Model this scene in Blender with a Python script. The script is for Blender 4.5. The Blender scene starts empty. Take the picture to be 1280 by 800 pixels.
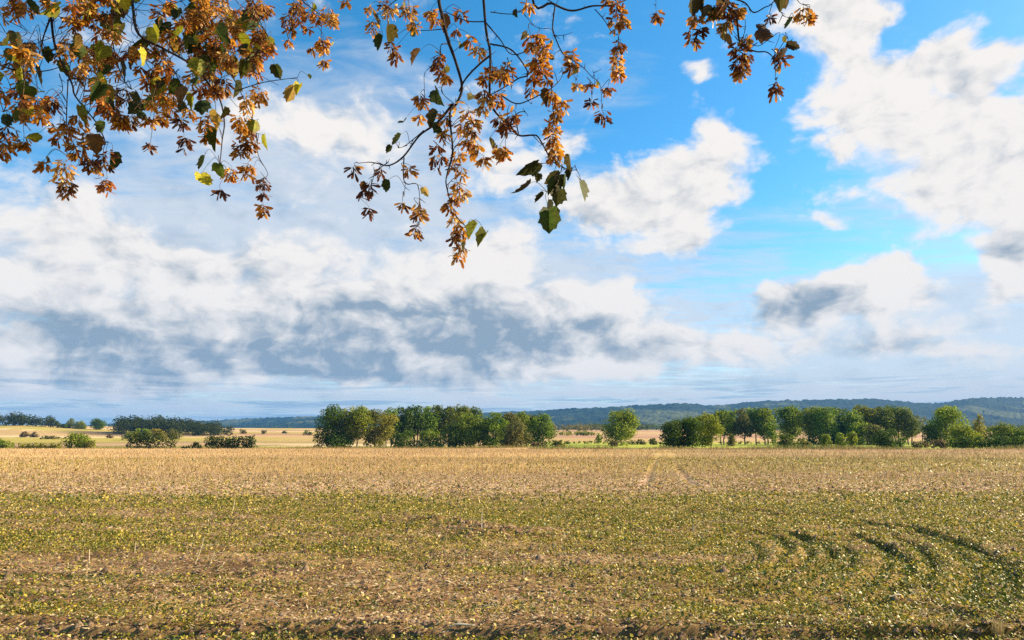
import bpy, math, random
import numpy as np
from mathutils import Vector

# ------------------------------------------------------------------ basics
sc = bpy.context.scene
COL = sc.collection
F = 866.0 * math.cos(math.radians(10.0))      # focal length in photo pixels (1280 wide)
PITCH = math.radians(10.0)
EYE = 1.8
SUN_AZ = math.radians(74.0)                   # to the right of the viewing direction
SUN_EL = math.radians(29.0)

def ray(px, py):
    a = math.atan((400.0 - py) / F) + PITCH
    t = math.tan(a)                            # rise per metre of depth Y
    fwd = math.cos(PITCH) + t * math.sin(PITCH)
    u = (px - 640.0) / F * fwd
    return u, t                                # X/Y , (Z-EYE)/Y

def at(px, py, Y):
    u, t = ray(px, py)
    return Vector((u * Y, Y, EYE + t * Y))

def gp(px, py):                                # pixel -> point of the level field
    u, t = ray(px, py)
    Y = -EYE / t
    return (u * Y, Y)

# ------------------------------------------------------------------ numpy noise
class VN:
    def __init__(self, seed):
        self.t = np.random.RandomState(seed).rand(256, 256)
    def n(self, x, y):
        xi = np.floor(x).astype(np.int64); yi = np.floor(y).astype(np.int64)
        fx = x - xi; fy = y - yi
        fx = fx * fx * (3 - 2 * fx); fy = fy * fy * (3 - 2 * fy)
        a = self.t[xi & 255, yi & 255]; b = self.t[(xi + 1) & 255, yi & 255]
        c = self.t[xi & 255, (yi + 1) & 255]; d = self.t[(xi + 1) & 255, (yi + 1) & 255]
        return (a * (1 - fx) + b * fx) * (1 - fy) + (c * (1 - fx) + d * fx) * fy
    def fbm(self, x, y, o=4, g=0.5):
        s = 0.0; w = 1.0; tot = 0.0
        for k in range(o):
            s = s + w * self.n(x * 2 ** k + 17.3 * k, y * 2 ** k + 9.1 * k); tot += w; w *= g
        return s / tot

def sstep(a, b, x):
    t = np.clip((x - a) / (b - a), 0, 1)
    return t * t * (3 - 2 * t)

# ------------------------------------------------------------------ mesh from arrays
def mesh_np(name, V, Q, mat, colors=None, parent=None, smooth=False, loc=None):
    """V (n,3), Q (m,k) polygons with the same vertex count, colors (n,3) per vertex"""
    V = np.asarray(V, np.float32); Q = np.asarray(Q, np.int32)
    me = bpy.data.meshes.new(name)
    me.vertices.add(len(V)); me.vertices.foreach_set('co', V.ravel())
    k = Q.shape[1]
    me.loops.add(Q.size); me.loops.foreach_set('vertex_index', Q.ravel())
    me.polygons.add(len(Q))
    me.polygons.foreach_set('loop_start', np.arange(0, Q.size, k, dtype=np.int32))
    if smooth:
        me.polygons.foreach_set('use_smooth', np.ones(len(Q), dtype=bool))
    me.update(calc_edges=True)
    if colors is not None:
        c4 = np.ones((len(V), 4), np.float32); c4[:, :3] = np.clip(colors, 0, 1)
        at_ = me.attributes.new('Col', 'FLOAT_COLOR', 'POINT')
        at_.data.foreach_set('color', c4.ravel())
    me.materials.append(mat)
    o = bpy.data.objects.new(name, me); COL.objects.link(o)
    if parent is not None: o.parent = parent
    if loc is not None: o.location = loc
    return o

def tag(o, label=None, cat=None, group=None, kind=None):
    if label: o['label'] = label
    if cat: o['category'] = cat
    if group: o['group'] = group
    if kind: o['kind'] = kind
    return o

def empty(name, loc, label, cat, group=None):
    o = bpy.data.objects.new(name, None); COL.objects.link(o)
    o.location = loc; o.empty_display_size = 0.3
    return tag(o, label, cat, group)

class MB:
    """collects tubes and polygons with colours, triangulated/quads kept as quads (tris repeat a vertex by fan split)"""
    def __init__(self): self.v = []; self.f = []; self.c = []
    def tube(self, pts, radii, col, n=6):
        base = len(self.v); pts = [Vector(p) for p in pts]
        for i, p in enumerate(pts):
            d = (pts[min(i + 1, len(pts) - 1)] - pts[max(i - 1, 0)])
            if d.length < 1e-9: d = Vector((0, 0, 1))
            d.normalize()
            a = d.cross(Vector((0, 0, 1)) if abs(d.z) < 0.9 else Vector((1, 0, 0))).normalized(); b = d.cross(a)
            r = radii[i] if hasattr(radii, '__len__') else radii
            for k in range(n):
                t = 2 * math.pi * k / n
                self.v.append(p + (a * math.cos(t) + b * math.sin(t)) * r); self.c.append(col)
        for i in range(len(pts) - 1):
            for k in range(n):
                k2 = (k + 1) % n
                self.f.append((base + i * n + k, base + i * n + k2, base + (i + 1) * n + k2, base + (i + 1) * n + k))
        self.f.append(tuple(base + (len(pts) - 1) * n + k for k in range(n)))
    def poly(self, pts, cols, faces):
        base = len(self.v)
        self.v += [Vector(p) for p in pts]
        self.c += list(cols)
        self.f += [tuple(base + i for i in f) for f in faces]
    def build(self, name, mat, parent=None, smooth=False):
        me = bpy.data.meshes.new(name)
        me.from_pydata([tuple(v) for v in self.v], [], self.f)
        if smooth:
            me.polygons.foreach_set('use_smooth', np.ones(len(self.f), dtype=bool))
        c4 = np.ones((len(self.v), 4), np.float32); c4[:, :3] = np.clip(np.array(self.c, np.float32), 0, 1)
        a = me.attributes.new('Col', 'FLOAT_COLOR', 'POINT'); a.data.foreach_set('color', c4.ravel())
        me.materials.append(mat)
        o = bpy.data.objects.new(name, me); COL.objects.link(o)
        if parent is not None: o.parent = parent
        return o

# ------------------------------------------------------------------ materials
def leaf_mat(name, transl=0.35, rough=0.55, spec=0.3, noise=0.0, nscale=60):
    m = bpy.data.materials.new(name); m.use_nodes = True
    nt = m.node_tree; nt.nodes.clear()
    out = nt.nodes.new('ShaderNodeOutputMaterial')
    at_ = nt.nodes.new('ShaderNodeAttribute'); at_.attribute_name = 'Col'
    col = at_.outputs['Color']
    if noise:
        tc = nt.nodes.new('ShaderNodeTexCoord')
        nz = nt.nodes.new('ShaderNodeTexNoise'); nz.inputs['Scale'].default_value = nscale; nz.inputs['Detail'].default_value = 4
        nt.links.new(tc.outputs['Object'], nz.inputs['Vector'])
        mr = nt.nodes.new('ShaderNodeMapRange'); mr.inputs['From Min'].default_value = 0.3; mr.inputs['From Max'].default_value = 0.7
        mr.inputs['To Min'].default_value = 1 - noise; mr.inputs['To Max'].default_value = 1 + noise
        nt.links.new(nz.outputs['Fac'], mr.inputs['Value'])
        vm = nt.nodes.new('ShaderNodeVectorMath'); vm.operation = 'SCALE'
        nt.links.new(col, vm.inputs[0]); nt.links.new(mr.outputs[0], vm.inputs['Scale'])
        col = vm.outputs[0]
    p = nt.nodes.new('ShaderNodeBsdfPrincipled')
    p.inputs['Roughness'].default_value = rough; p.inputs['Specular IOR Level'].default_value = spec
    nt.links.new(col, p.inputs['Base Color'])
    if transl > 0:
        tr = nt.nodes.new('ShaderNodeBsdfTranslucent'); nt.links.new(col, tr.inputs['Color'])
        mx = nt.nodes.new('ShaderNodeMixShader'); mx.inputs[0].default_value = transl
        nt.links.new(p.outputs[0], mx.inputs[1]); nt.links.new(tr.outputs[0], mx.inputs[2])
        nt.links.new(mx.outputs[0], out.inputs['Surface'])
    else:
        nt.links.new(p.outputs[0], out.inputs['Surface'])
    return m

M_FOL = leaf_mat('tree_foliage', 0.4, 0.7, 0.15)
M_BARK = leaf_mat('bark', 0.0, 0.9, 0.1, 0.35, 40)
M_LEAF = leaf_mat('maple_leaf', 0.42, 0.6, 0.18, 0.35, 70)
M_SEED = leaf_mat('maple_seed', 0.45, 0.5, 0.3, 0.25, 120)
M_WEED = leaf_mat('weed_leaf', 0.3, 0.5, 0.35)
M_STRAW = leaf_mat('straw', 0.2, 0.6, 0.25)

def ground_mat():
    m = bpy.data.materials.new('ground_soil'); m.use_nodes = True
    nt = m.node_tree; p = nt.nodes['Principled BSDF']
    p.inputs['Roughness'].default_value = 0.95; p.inputs['Specular IOR Level'].default_value = 0.1
    at_ = nt.nodes.new('ShaderNodeAttribute'); at_.attribute_name = 'Col'
    tc = nt.nodes.new('ShaderNodeTexCoord')
    def noise(scale, detail, rough=0.6):
        n = nt.nodes.new('ShaderNodeTexNoise'); n.inputs['Scale'].default_value = scale
        n.inputs['Detail'].default_value = detail; n.inputs['Roughness'].default_value = rough
        nt.links.new(tc.outputs['Object'], n.inputs['Vector']); return n.outputs['Fac']
    def mrange(s, lo, hi, a=0.3, b=0.7):
        r = nt.nodes.new('ShaderNodeMapRange'); r.inputs['From Min'].default_value = a; r.inputs['From Max'].default_value = b
        r.inputs['To Min'].default_value = lo; r.inputs['To Max'].default_value = hi
        nt.links.new(s, r.inputs['Value']); return r.outputs[0]
    def mul(a, b):
        n = nt.nodes.new('ShaderNodeMath'); n.operation = 'MULTIPLY'
        nt.links.new(a, n.inputs[0]); nt.links.new(b, n.inputs[1]); return n.outputs[0]
    f = mul(mrange(noise(14, 5), 0.6, 1.4), mul(mrange(noise(70, 3), 0.6, 1.4), mrange(noise(0.9, 4), 0.82, 1.18)))
    vm = nt.nodes.new('ShaderNodeVectorMath'); vm.operation = 'SCALE'
    nt.links.new(at_.outputs['Color'], vm.inputs[0]); nt.links.new(f, vm.inputs['Scale'])
    nt.links.new(vm.outputs[0], p.inputs['Base Color'])
    b = nt.nodes.new('ShaderNodeBump'); b.inputs['Strength'].default_value = 0.9; b.inputs['Distance'].default_value = 0.03
    nt.links.new(noise(22, 6, 0.7), b.inputs['Height']); nt.links.new(b.outputs[0], p.inputs['Normal'])
    return m

def far_mat(name, scale, amp):
    m = bpy.data.materials.new(name); m.use_nodes = True
    nt = m.node_tree; p = nt.nodes['Principled BSDF']
    p.inputs['Roughness'].default_value = 0.95; p.inputs['Specular IOR Level'].default_value = 0.05
    at_ = nt.nodes.new('ShaderNodeAttribute'); at_.attribute_name = 'Col'
    tc = nt.nodes.new('ShaderNodeTexCoord')
    n = nt.nodes.new('ShaderNodeTexNoise'); n.inputs['Scale'].default_value = scale; n.inputs['Detail'].default_value = 6
    nt.links.new(tc.outputs['Object'], n.inputs['Vector'])
    r = nt.nodes.new('ShaderNodeMapRange'); r.inputs['From Min'].default_value = 0.3; r.inputs['From Max'].default_value = 0.7
    r.inputs['To Min'].default_value = 1 - amp; r.inputs['To Max'].default_value = 1 + amp
    nt.links.new(n.outputs['Fac'], r.inputs['Value'])
    vm = nt.nodes.new('ShaderNodeVectorMath'); vm.operation = 'SCALE'
    nt.links.new(at_.outputs['Color'], vm.inputs[0]); nt.links.new(r.outputs[0], vm.inputs['Scale'])
    nt.links.new(vm.outputs[0], p.inputs['Base Color'])
    return m

# ------------------------------------------------------------------ sky (world nodes: Nishita air + two cloud layers)
def build_sky():
    w = bpy.data.worlds.new('World'); sc.world = w; w.use_nodes = True
    nt = w.node_tree; nt.nodes.clear(); L = nt.links.new
    def new(t): return nt.nodes.new(t)
    class S:                                    # a scalar socket with arithmetic
        def __init__(s, k): s.k = k
        def op(s, o, b=None, rev=False):
            n = new('ShaderNodeMath'); n.operation = o
            ins = [s] if b is None else ([b, s] if rev else [s, b])
            for i, x in enumerate(ins):
                if isinstance(x, S): L(x.k, n.inputs[i])
                else: n.inputs[i].default_value = x
            return S(n.outputs[0])
        def __add__(s, b): return s.op('ADD', b)
        __radd__ = __add__
        def __sub__(s, b): return s.op('SUBTRACT', b)
        def __rsub__(s, b): return s.op('SUBTRACT', b, True)
        def __mul__(s, b): return s.op('MULTIPLY', b)
        __rmul__ = __mul__
        def __truediv__(s, b): return s.op('DIVIDE', b)
        def __rtruediv__(s, b): return s.op('DIVIDE', b, True)
        def step(s, a, b, lo=0.0, hi=1.0):
            n = new('ShaderNodeMapRange'); n.interpolation_type = 'SMOOTHSTEP'
            L(s.k, n.inputs['Value'])
            for nm, x in (('From Min', a), ('From Max', b), ('To Min', lo), ('To Max', hi)): n.inputs[nm].default_value = x
            return S(n.outputs[0])
        def clamp(s): return s.op('MAXIMUM', 0.0).op('MINIMUM', 1.0)
    def vec(x, y, z):
        n = new('ShaderNodeCombineXYZ')
        for i, q in enumerate((x, y, z)):
            if isinstance(q, S): L(q.k, n.inputs[i])
            else: n.inputs[i].default_value = q
        return n.outputs[0]
    def noise(v, scale, detail, rough=0.55, dist=0.0):
        n = new('ShaderNodeTexNoise'); n.noise_dimensions = '2D'; L(v, n.inputs['Vector'])
        n.inputs['Scale'].default_value = scale; n.inputs['Detail'].default_value = detail
        n.inputs['Roughness'].default_value = rough; n.inputs['Distortion'].default_value = dist
        return S(n.outputs['Fac'])
    def mix(f, a, b):
        n = new('ShaderNodeMix'); n.data_type = 'RGBA'
        if isinstance(f, S): L(f.k, n.inputs[0])
        else: n.inputs[0].default_value = f
        for i, q in ((6, a), (7, b)):
            if isinstance(q, tuple): n.inputs[i].default_value = (*q, 1)
            else: L(q, n.inputs[i])
        return n.outputs[2]
    tc = new('ShaderNodeTexCoord')
    nrm = new('ShaderNodeVectorMath'); nrm.operation = 'NORMALIZE'; L(tc.outputs['Generated'], nrm.inputs[0])
    sp = new('ShaderNodeSeparateXYZ'); L(nrm.outputs[0], sp.inputs[0])
    dx, dy, dz = (S(sp.outputs[i]) for i in range(3))
    az = dx.op('ARCTAN2', dy)                   # radians right of +Y
    el = dz.op('ARCSINE')
    ae = vec(az, el, 0.0)
    def angles(px, py):
        u, t = ray(px, py); return math.atan(u), math.atan(t / math.sqrt(1 + u * u))
    def blobs(rows, start=None, grow=1.0):
        # the running sum rides along as the z of (azimuth, elevation, sum), so that the blobs are worked off one after the other
        n = new('ShaderNodeVectorMath'); n.operation = 'MULTIPLY'; L(WARP, n.inputs[0]); n.inputs[1].default_value = (1, 1, 0)
        st = n.outputs[0]
        for (px, py, rx, ry, rot, amp) in rows:
            a, e = angles(px, py)
            ax = abs(angles(px + 20, py)[0] - a) / 20 * rx * grow; ey = abs(angles(px, py + 20)[1] - e) / 20 * ry * grow
            mp = new('ShaderNodeMapping'); mp.vector_type = 'TEXTURE'; L(st, mp.inputs['Vector'])
            mp.inputs['Location'].default_value = (a, e, 0)
            mp.inputs['Rotation'].default_value = (0, 0, math.radians(rot)); mp.inputs['Scale'].default_value = (ax, ey, 1e5)
            ln = new('ShaderNodeVectorMath'); ln.operation = 'LENGTH'; L(mp.outputs[0], ln.inputs[0])
            b = S(ln.outputs['Value']).step(0.0, 1.0, amp, 0.0)
            ma = new('ShaderNodeVectorMath'); ma.operation = 'MULTIPLY_ADD'; L(b.k, ma.inputs[0]); ma.inputs[1].default_value = (0, 0, 1); L(st, ma.inputs[2])
            st = ma.outputs[0]
        q = new('ShaderNodeSeparateXYZ'); L(st, q.inputs[0]); tot = S(q.outputs[2])
        return tot if start is None else tot + start
    # warp of the angular coordinates so that no outline stays an ellipse
    wn = new('ShaderNodeTexNoise'); L(vec(az * 1.0, el * 1.7, 3.1), wn.inputs['Vector'])
    wn.inputs['Scale'].default_value = 9.0; wn.inputs['Detail'].default_value = 3.0
    wsub = new('ShaderNodeVectorMath'); wsub.operation = 'SUBTRACT'; L(wn.outputs['Color'], wsub.inputs[0]); wsub.inputs[1].default_value = (0.5, 0.5, 0.5)
    wmul = new('ShaderNodeVectorMath'); wmul.operation = 'MULTIPLY_ADD'; L(wsub.outputs[0], wmul.inputs[0]); wmul.inputs[1].default_value = (0.10, 0.06, 0.0); L(ae, wmul.inputs[2])
    WARP = wmul.outputs[0]
    # --- cumulus
    CUM = [
        (1055, 20, 95, 70, 0, .9), (1110, 115, 145, 80, -10, 1.0), (1190, 160, 170, 80, -20, 1.05), (1215, 65, 95, 50, -25, .95),
        (1215, 235, 180, 66, -8, 1.15), (1285, 190, 120, 120, 0, .8), (1075, 60, 90, 60, 0, .5), (1000, 5, 60, 50, 0, .45), (1045, 190, 45, 24, -30, .75),
        (1036, 278, 34, 13, -15, .7), (1040, 245, 60, 22, -20, .5), (1262, 318, 70, 45, 0, 1.0), (1260, 370, 90, 26, 0, .75),
        (896, 168, 44, 34, 0, .95), (882, 82, 34, 20, -20, .6),
        (858, 232, 90, 70, 0, 1.3), (800, 262, 110, 55, 10, .85), (860, 305, 85, 26, 5, .9), (930, 290, 60, 70, 0, -.35), (735, 250, 80, 50, 0, .6),
        (1106, 358, 92, 46, 0, 1.8), (1020, 368, 112, 40, 4, 1.5), (1180, 406, 120, 14, 0, .5), (1000, 318, 90, 22, 0, -.5), (1200, 345, 50, 40, 0, -.6), (925, 345, 50, 30, 0, -.5), (1128, 52, 60, 26, 20, -.75), (1265, 25, 60, 30, 0, -.7), (1168, 108, 50, 14, -25, -.5), (1262, 122, 40, 22, 0, -.45), (1100, 272, 90, 20, 0, -.4),
        (445, 175, 110, 62, 0, .8), (330, 150, 130, 60, 0, .6), (715, 175, 50, 34, 0, .8), (640, 205, 90, 60, 0, .7), (630, 310, 75, 60, 0, .8),
        (90, 285, 210, 62, -14, 1.0), (20, 355, 120, 44, 0, .9), (230, 330, 160, 55, 0, .7), (400, 330, 150, 60, 0, .6), (560, 345, 130, 48, 0, .8),
        (755, 378, 80, 46, 0, 1.1), (742, 456, 90, 32, 0, 1.0), (420, 395, 160, 50, 0, .8), (640, 405, 210, 62, 0, 1.0), (360, 440, 260, 44, 0, 1.0),
        (120, 458, 260, 44, 0, 1.2), (560, 450, 260, 46, 0, 1.2), (300, 410, 360, 60, 0, .7), (520, 400, 240, 60, 0, .6), (80, 400, 190, 46, 0, .8), (840, 440, 100, 36, 0, .7), (940, 430, 120, 40, 0, .6),
        (1110, 432, 120, 26, 0, .7), (1230, 445, 120, 28, 0, .6), (610, 130, 60, 30, 0, .3),
    ]
    cb = blobs(CUM, None, 1.24)
    n1 = noise(vec(az, el * 1.5, 0.7), 7.5, 10.0, 0.64, 0.25)
    n1s = noise(vec(az + 0.018, el * 1.5 + 0.018, 0.7), 7.5, 6.0, 0.60, 0.25)
    n1l = noise(vec(az, el * 1.5, 0.7), 7.5, 6.0, 0.60, 0.25)
    def puffs(v):
        n = new('ShaderNodeTexVoronoi'); n.voronoi_dimensions = '2D'; n.feature = 'SMOOTH_F1'; L(v, n.inputs['Vector'])
        n.inputs['Scale'].default_value = 15.0; n.inputs['Detail'].default_value = 2.6; n.inputs['Roughness'].default_value = 0.55
        n.inputs['Smoothness'].default_value = 0.55; n.inputs['Lacunarity'].default_value = 2.2
        return 0.62 - S(n.outputs['Distance'])
    wm2 = new('ShaderNodeVectorMath'); wm2.operation = 'MULTIPLY'; L(WARP, wm2.inputs[0]); wm2.inputs[1].default_value = (1.0, 1.5, 1.0)
    wm3 = new('ShaderNodeVectorMath'); wm3.operation = 'ADD'; L(wm2.outputs[0], wm3.inputs[0]); wm3.inputs[1].default_value = (0.020, 0.022, 0.0)
    p1 = puffs(wm2.outputs[0]); p1s = puffs(wm3.outputs[0])
    dens = cb + (n1 - 0.5) * 1.6 + p1 * 0.55
    C = dens.step(0.05, 0.72)
    # --- thin layer cloud on a plane high above the ground (streaks close up towards the horizon)
    inv = 1.0 / (dz.op('MAXIMUM', 0.0) + 0.045)
    pl = vec(dx * inv * 0.8, dy * inv * 1.15, 2.0)
    nv = noise(pl, 1.1, 7.0, 0.6, 0.6)
    nv2 = noise(vec(dx * inv * 2.0, dy * inv * 5.2, 5.0), 1.3, 5.0, 0.62, 0.4)
    VEIL = [(330, 200, 420, 190, 0, .30), (200, 330, 520, 130, 0, .24), (620, 330, 420, 130, 0, .26), (1150, 420, 420, 110, 0, .24),
            (930, 130, 170, 160, 0, -.30), (560, 60, 230, 100, 0, -.10), (1100, 300, 260, 60, 0, .02), (470, 60, 140, 34, -20, .12), (1170, 170, 240, 190, 0, .22)]
    vb = blobs(VEIL, el.step(0.02, 0.36, 0.30, -0.02))
    V = (nv * 0.6 + nv2 * 0.4 + vb).step(0.42, 0.84) * 0.9
    # --- how much of the cloud is grey: thick undersides and the sides away from the sun
    DARK = [(540, 415, 330, 90, 0, .75), (640, 425, 200, 60, 0, .35), (120, 462, 280, 44, 0, .85), (380, 452, 300, 44, 0, .5), (60, 405, 230, 50, 0, .5),
            (1000, 376, 105, 40, 5, 1.2), (1060, 394, 110, 16, 0, .7), (1262, 312, 60, 28, 0, .7), (1090, 432, 120, 24, 0, .6),
            (730, 262, 130, 50, 0, .35), (200, 330, 300, 60, 0, .32), (840, 440, 130, 34, 0, .5), (300, 240, 330, 80, 0, .2),
            (755, 372, 75, 44, 0, -.9), (742, 456, 80, 30, 0, -1.0), (30, 358, 90, 34, 0, -.5), (1115, 350, 60, 44, 0, -.8), (1050, 338, 90, 14, 0, -.6), (560, 345, 120, 30, 0, -.3),
            (640, 490, 1200, 34, 0, .2), (250, 425, 420, 70, 0, .5), (480, 380, 90, 36, 0, .5), (700, 420, 160, 60, 0, .45), (560, 468, 300, 20, 0, .4)]
    db = blobs(DARK).op('MINIMUM', 1.15)
    relief = (n1s - n1l) * 1.35 + (p1s - p1) * 0.5 + (dens.step(0.5, 1.6)) * 0.10
    nd = noise(vec(az * 1.2, el * 2.8, 7.7), 7.0, 8.0, 0.62, 0.5) + p1 * -0.22
    dark = (db * 0.70 + relief + (nd - 0.5) * 1.15 * (db * 1.1 + 0.10).clamp() + 0.03).clamp()
    dark = dark.step(-0.12, 1.25) * 0.98
    # --- colours
    sky = new('ShaderNodeTexSky'); sky.sky_type = 'NISHITA'; sky.sun_disc = False
    sky.sun_elevation = SUN_EL; sky.sun_rotation = SUN_AZ
    sky.air_density = 1.0; sky.dust_density = 0.4; sky.ozone_density = 2.5; sky.altitude = 100
    hs = new('ShaderNodeHueSaturation'); hs.inputs['Saturation'].default_value = 1.36; hs.inputs['Hue'].default_value = 0.489; hs.inputs['Value'].default_value = 1.78
    L(sky.outputs[0], hs.inputs['Color'])
    k = SKY_K
    white = (1.11 * k, 1.06 * k, 1.01 * k); grey = (0.25 * k, 0.37 * k, 0.50 * k); veilc = (0.80 * k, 0.86 * k, 0.94 * k)
    cloud = mix(dark, white, grey)
    c1 = mix(V, hs.outputs[0], mix((dark * 0.55).clamp(), veilc, grey))
    c2 = mix(C, c1, cloud)
    # the air close to the horizon
    hz = el.step(0.0, 0.07, 0.35, 0.0)
    st_ = noise(vec(az * 1.6, el * 26.0, 1.3), 3.2, 7.0, 0.62, 0.2)      # flat streaks of distant cloud
    sw = el.step(0.004, 0.03) * el.step(0.105, 0.045)
    east = az.step(-0.1, 0.6)
    c2 = mix(sw * (st_ + east * 0.10).step(0.47, 0.60) * 0.85, c2, (0.86 * k, 0.88 * k, 0.92 * k))
    c2 = mix(sw * st_.step(0.49, 0.36) * 0.75, c2, (0.33 * k, 0.50 * k, 0.68 * k))
    c3 = mix(hz, c2, (0.62 * k, 0.76 * k, 0.90 * k))
    below = dz.step(-0.02, 0.0)
    c4 = mix(below, (0.25 * k, 0.2 * k, 0.1 * k), c3)
    bg = new('ShaderNodeBackground'); bg.inputs['Strength'].default_value = SKY_STRENGTH
    L(c4, bg.inputs['Color'])
    out = new('ShaderNodeOutputWorld'); L(bg.outputs[0], out.inputs['Surface'])
    w.cycles.sampling_method = 'MANUAL'; w.cycles.sample_map_resolution = 512

SKY_STRENGTH = 0.05
SKY_K = 6.9
build_sky()

sun = bpy.data.lights.new('sun', 'SUN'); sun.energy = 5.0; sun.angle = math.radians(0.55); sun.color = (1.0, 0.82, 0.53)
so = bpy.data.objects.new('sun', sun); COL.objects.link(so)
sd = Vector((math.sin(SUN_AZ) * math.cos(SUN_EL), math.cos(SUN_AZ) * math.cos(SUN_EL), math.sin(SUN_EL)))
so.rotation_euler = sd.to_track_quat('Z', 'Y').to_euler(); so.location = (60, 20, 60)

cam = bpy.data.cameras.new('camera'); cam.sensor_width = 36.0; cam.lens = 36.0 * F / 1280.0
cam.clip_end = 30000; cam.clip_start = 0.05
co = bpy.data.objects.new('camera', cam); COL.objects.link(co)
co.location = (0, 0, EYE); co.rotation_euler = (math.pi / 2 + PITCH, 0, 0); sc.camera = co
sc.view_settings.view_transform = 'Standard'; sc.view_settings.look = 'None'
sc.view_settings.exposure = 1.37; sc.view_settings.gamma = 1.0; sc.view_settings.use_curve_mapping = False
sc.cycles.max_bounces = 6; sc.cycles.diffuse_bounces = 2; sc.cycles.transmission_bounces = 4
sc.cycles.use_denoising = False
# ------------------------------------------------------------------ terrain
PX = np.array([-700, 0, 140, 285, 400, 560, 690, 830, 1000, 1280, 2000], float)
YS = np.array([130, 160, 220, 300, 400, 550, 700, 900, 1100, 1500, 2500, 4500, 12000], float)
def zof(py, Y): return EYE + ray(640, py)[1] * Y
_T = {  # rows of picture heights per distance, None = a height in metres
    400: [552, 552, 551, 550, 551, 552, 553, 553.5, 553.5, 553, 553],
    550: [543, 543, 545, 545.5, 546, 547, 547, 547.5, 547.5, 547.5, 548],
    700: [532, 532, 537.5, 540, 541, 542, 543, 543.5, 544, 544, 544],
    900: [531.5, 531.5, 533, 536, 537, 538.5, 539, 539.5, 540, 540, 540],
    1100: [533.5, 533.5, 534, 535, 535.5, 536, 537, 537, 537.5, 537.5, 537.5],
    1500: [540] * 11, 2500: [541] * 11}
ZT = np.zeros((len(YS), len(PX)))
for j, Y in enumerate(YS):
    for i, p in enumerate(PX):
        if Y <= 130: z = 0.0
        elif Y == 160: z = -0.12 if p < 640 else -0.05
        elif Y == 220: z = -0.9 if p < 640 else (-0.25 if p < 1200 else -0.3)
        elif Y == 300: z = -0.75 if p < 640 else -0.05
        elif Y in _T: z = zof(_T[int(Y)][i], Y)
        else: z = zof(541, 2500)
        ZT[j, i] = z

def terrain(X, Y):
    X = np.asarray(X, float); Y = np.asarray(Y, float)
    R = np.hypot(X, Y); Yc = np.where(Y > 0.35 * R, np.maximum(Y, 1.0), np.maximum(0.35 * R, 1.0))
    px = np.clip(640 + 866.0 * X / Yc, PX[0], PX[-1])
    i = np.clip(np.searchsorted(PX, px) - 1, 0, len(PX) - 2); a = (px - PX[i]) / (PX[i + 1] - PX[i]); a = a * a * (3 - 2 * a)
    yy = np.clip(Yc, YS[0], YS[-1])
    j = np.clip(np.searchsorted(YS, yy) - 1, 0, len(YS) - 2); b = (yy - YS[j]) / (YS[j + 1] - YS[j])
    z = (ZT[j, i] * (1 - a) + ZT[j, i + 1] * a) * (1 - b) + (ZT[j + 1, i] * (1 - a) + ZT[j + 1, i + 1] * a) * b
    return np.where(Y < -50, 0.0, z)

def tz(x, y): return float(terrain(np.array([x]), np.array([y]))[0])
def stand(px, Y):
    x = (px - 640.0) / 866.0 * Y
    return Vector((x, Y, tz(x, Y)))

# wheel ruts and furrows of the near field, as lines on the ground
RUT_PX = [
    ([(880, 638), (957, 641), (1019, 645), (1081, 654), (1106, 661), (1147, 670), (1189, 685), (1218, 703), (1226, 724), (1214, 745), (1195, 761)], 0.17, 0.075),
    ([(1130, 660), (1160, 668), (1189, 677), (1226, 691), (1253, 711), (1263, 732), (1251, 749), (1232, 766)], 0.19, 0.08),
    ([(960, 662), (990, 669), (1007, 678), (1015, 689), (1009, 703), (990, 716), (950, 732)], 0.13, 0.06),
    ([(990, 668), (1020, 677), (1036, 687), (1042, 699), (1027, 712), (1003, 726), (960, 742)], 0.13, 0.065),
    ([(1030, 676), (1055, 685), (1065, 695), (1060, 709), (1040, 724), (1005, 742)], 0.11, 0.05),
    ([(1060, 668), (1092, 680), (1110, 692), (1114, 704), (1098, 724), (1070, 742)], 0.14, 0.06),
    ([(1090, 676), (1122, 692), (1135, 708), (1137, 722), (1120, 740), (1090, 758)], 0.11, 0.045),
    ([(1120, 674), (1148, 686), (1162, 699), (1166, 714), (1155, 734)], 0.11, 0.045),
    ([(890, 668), (930, 676), (950, 686), (948, 700), (920, 716)], 0.12, 0.035),
    ([(940, 664), (975, 673), (985, 686), (978, 702), (945, 720)], 0.11, 0.04),
    ([(824, 566), (815, 586), (806, 608)], 0.22, 0.04),
    ([(836, 566), (846, 582), (858, 598), (868, 608)], 0.22, 0.04),
    ([(-60, 719), (20, 721), (120, 722), (230, 724), (300, 722)], 0.14, 0.05),
    ([(-40, 743), (40, 745), (100, 744)], 0.12, 0.04),
    ([(330, 706), (380, 709), (430, 704)], 0.12, 0.05),
]
RUTS = [(np.array([gp(*p) for p in pts]), w, d) for pts, w, d in RUT_PX]
Yf = gp(640, 785)[1]
RUTS.append((np.array([(-9, Yf - .05), (-5, Yf + .12), (-3.4, Yf - .06), (-2, Yf + .07), (-.9, Yf - .09), (.3, Yf + .05), (1.4, Yf - .06), (2.6, Yf + .08), (3.6, Yf - .03), (5, Yf), (9, Yf + .05)]), 0.1, 0.06))
Yf2 = gp(640, 798)[1]
RUTS.append((np.array([(-9, Yf2), (-3, Yf2 + .03), (1, Yf2 - .03), (9, Yf2)]), 0.12, 0.06))

def seg_dist(X, Y, P):
    d = np.full(X.shape, 1e9)
    for a, b in zip(P[:-1], P[1:]):
        ab = b - a; t = np.clip(((X - a[0]) * ab[0] + (Y - a[1]) * ab[1]) / (ab @ ab + 1e-12), 0, 1)
        d = np.minimum(d, np.hypot(X - a[0] - t * ab[0], Y - a[1] - t * ab[1]))
    return d

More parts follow.
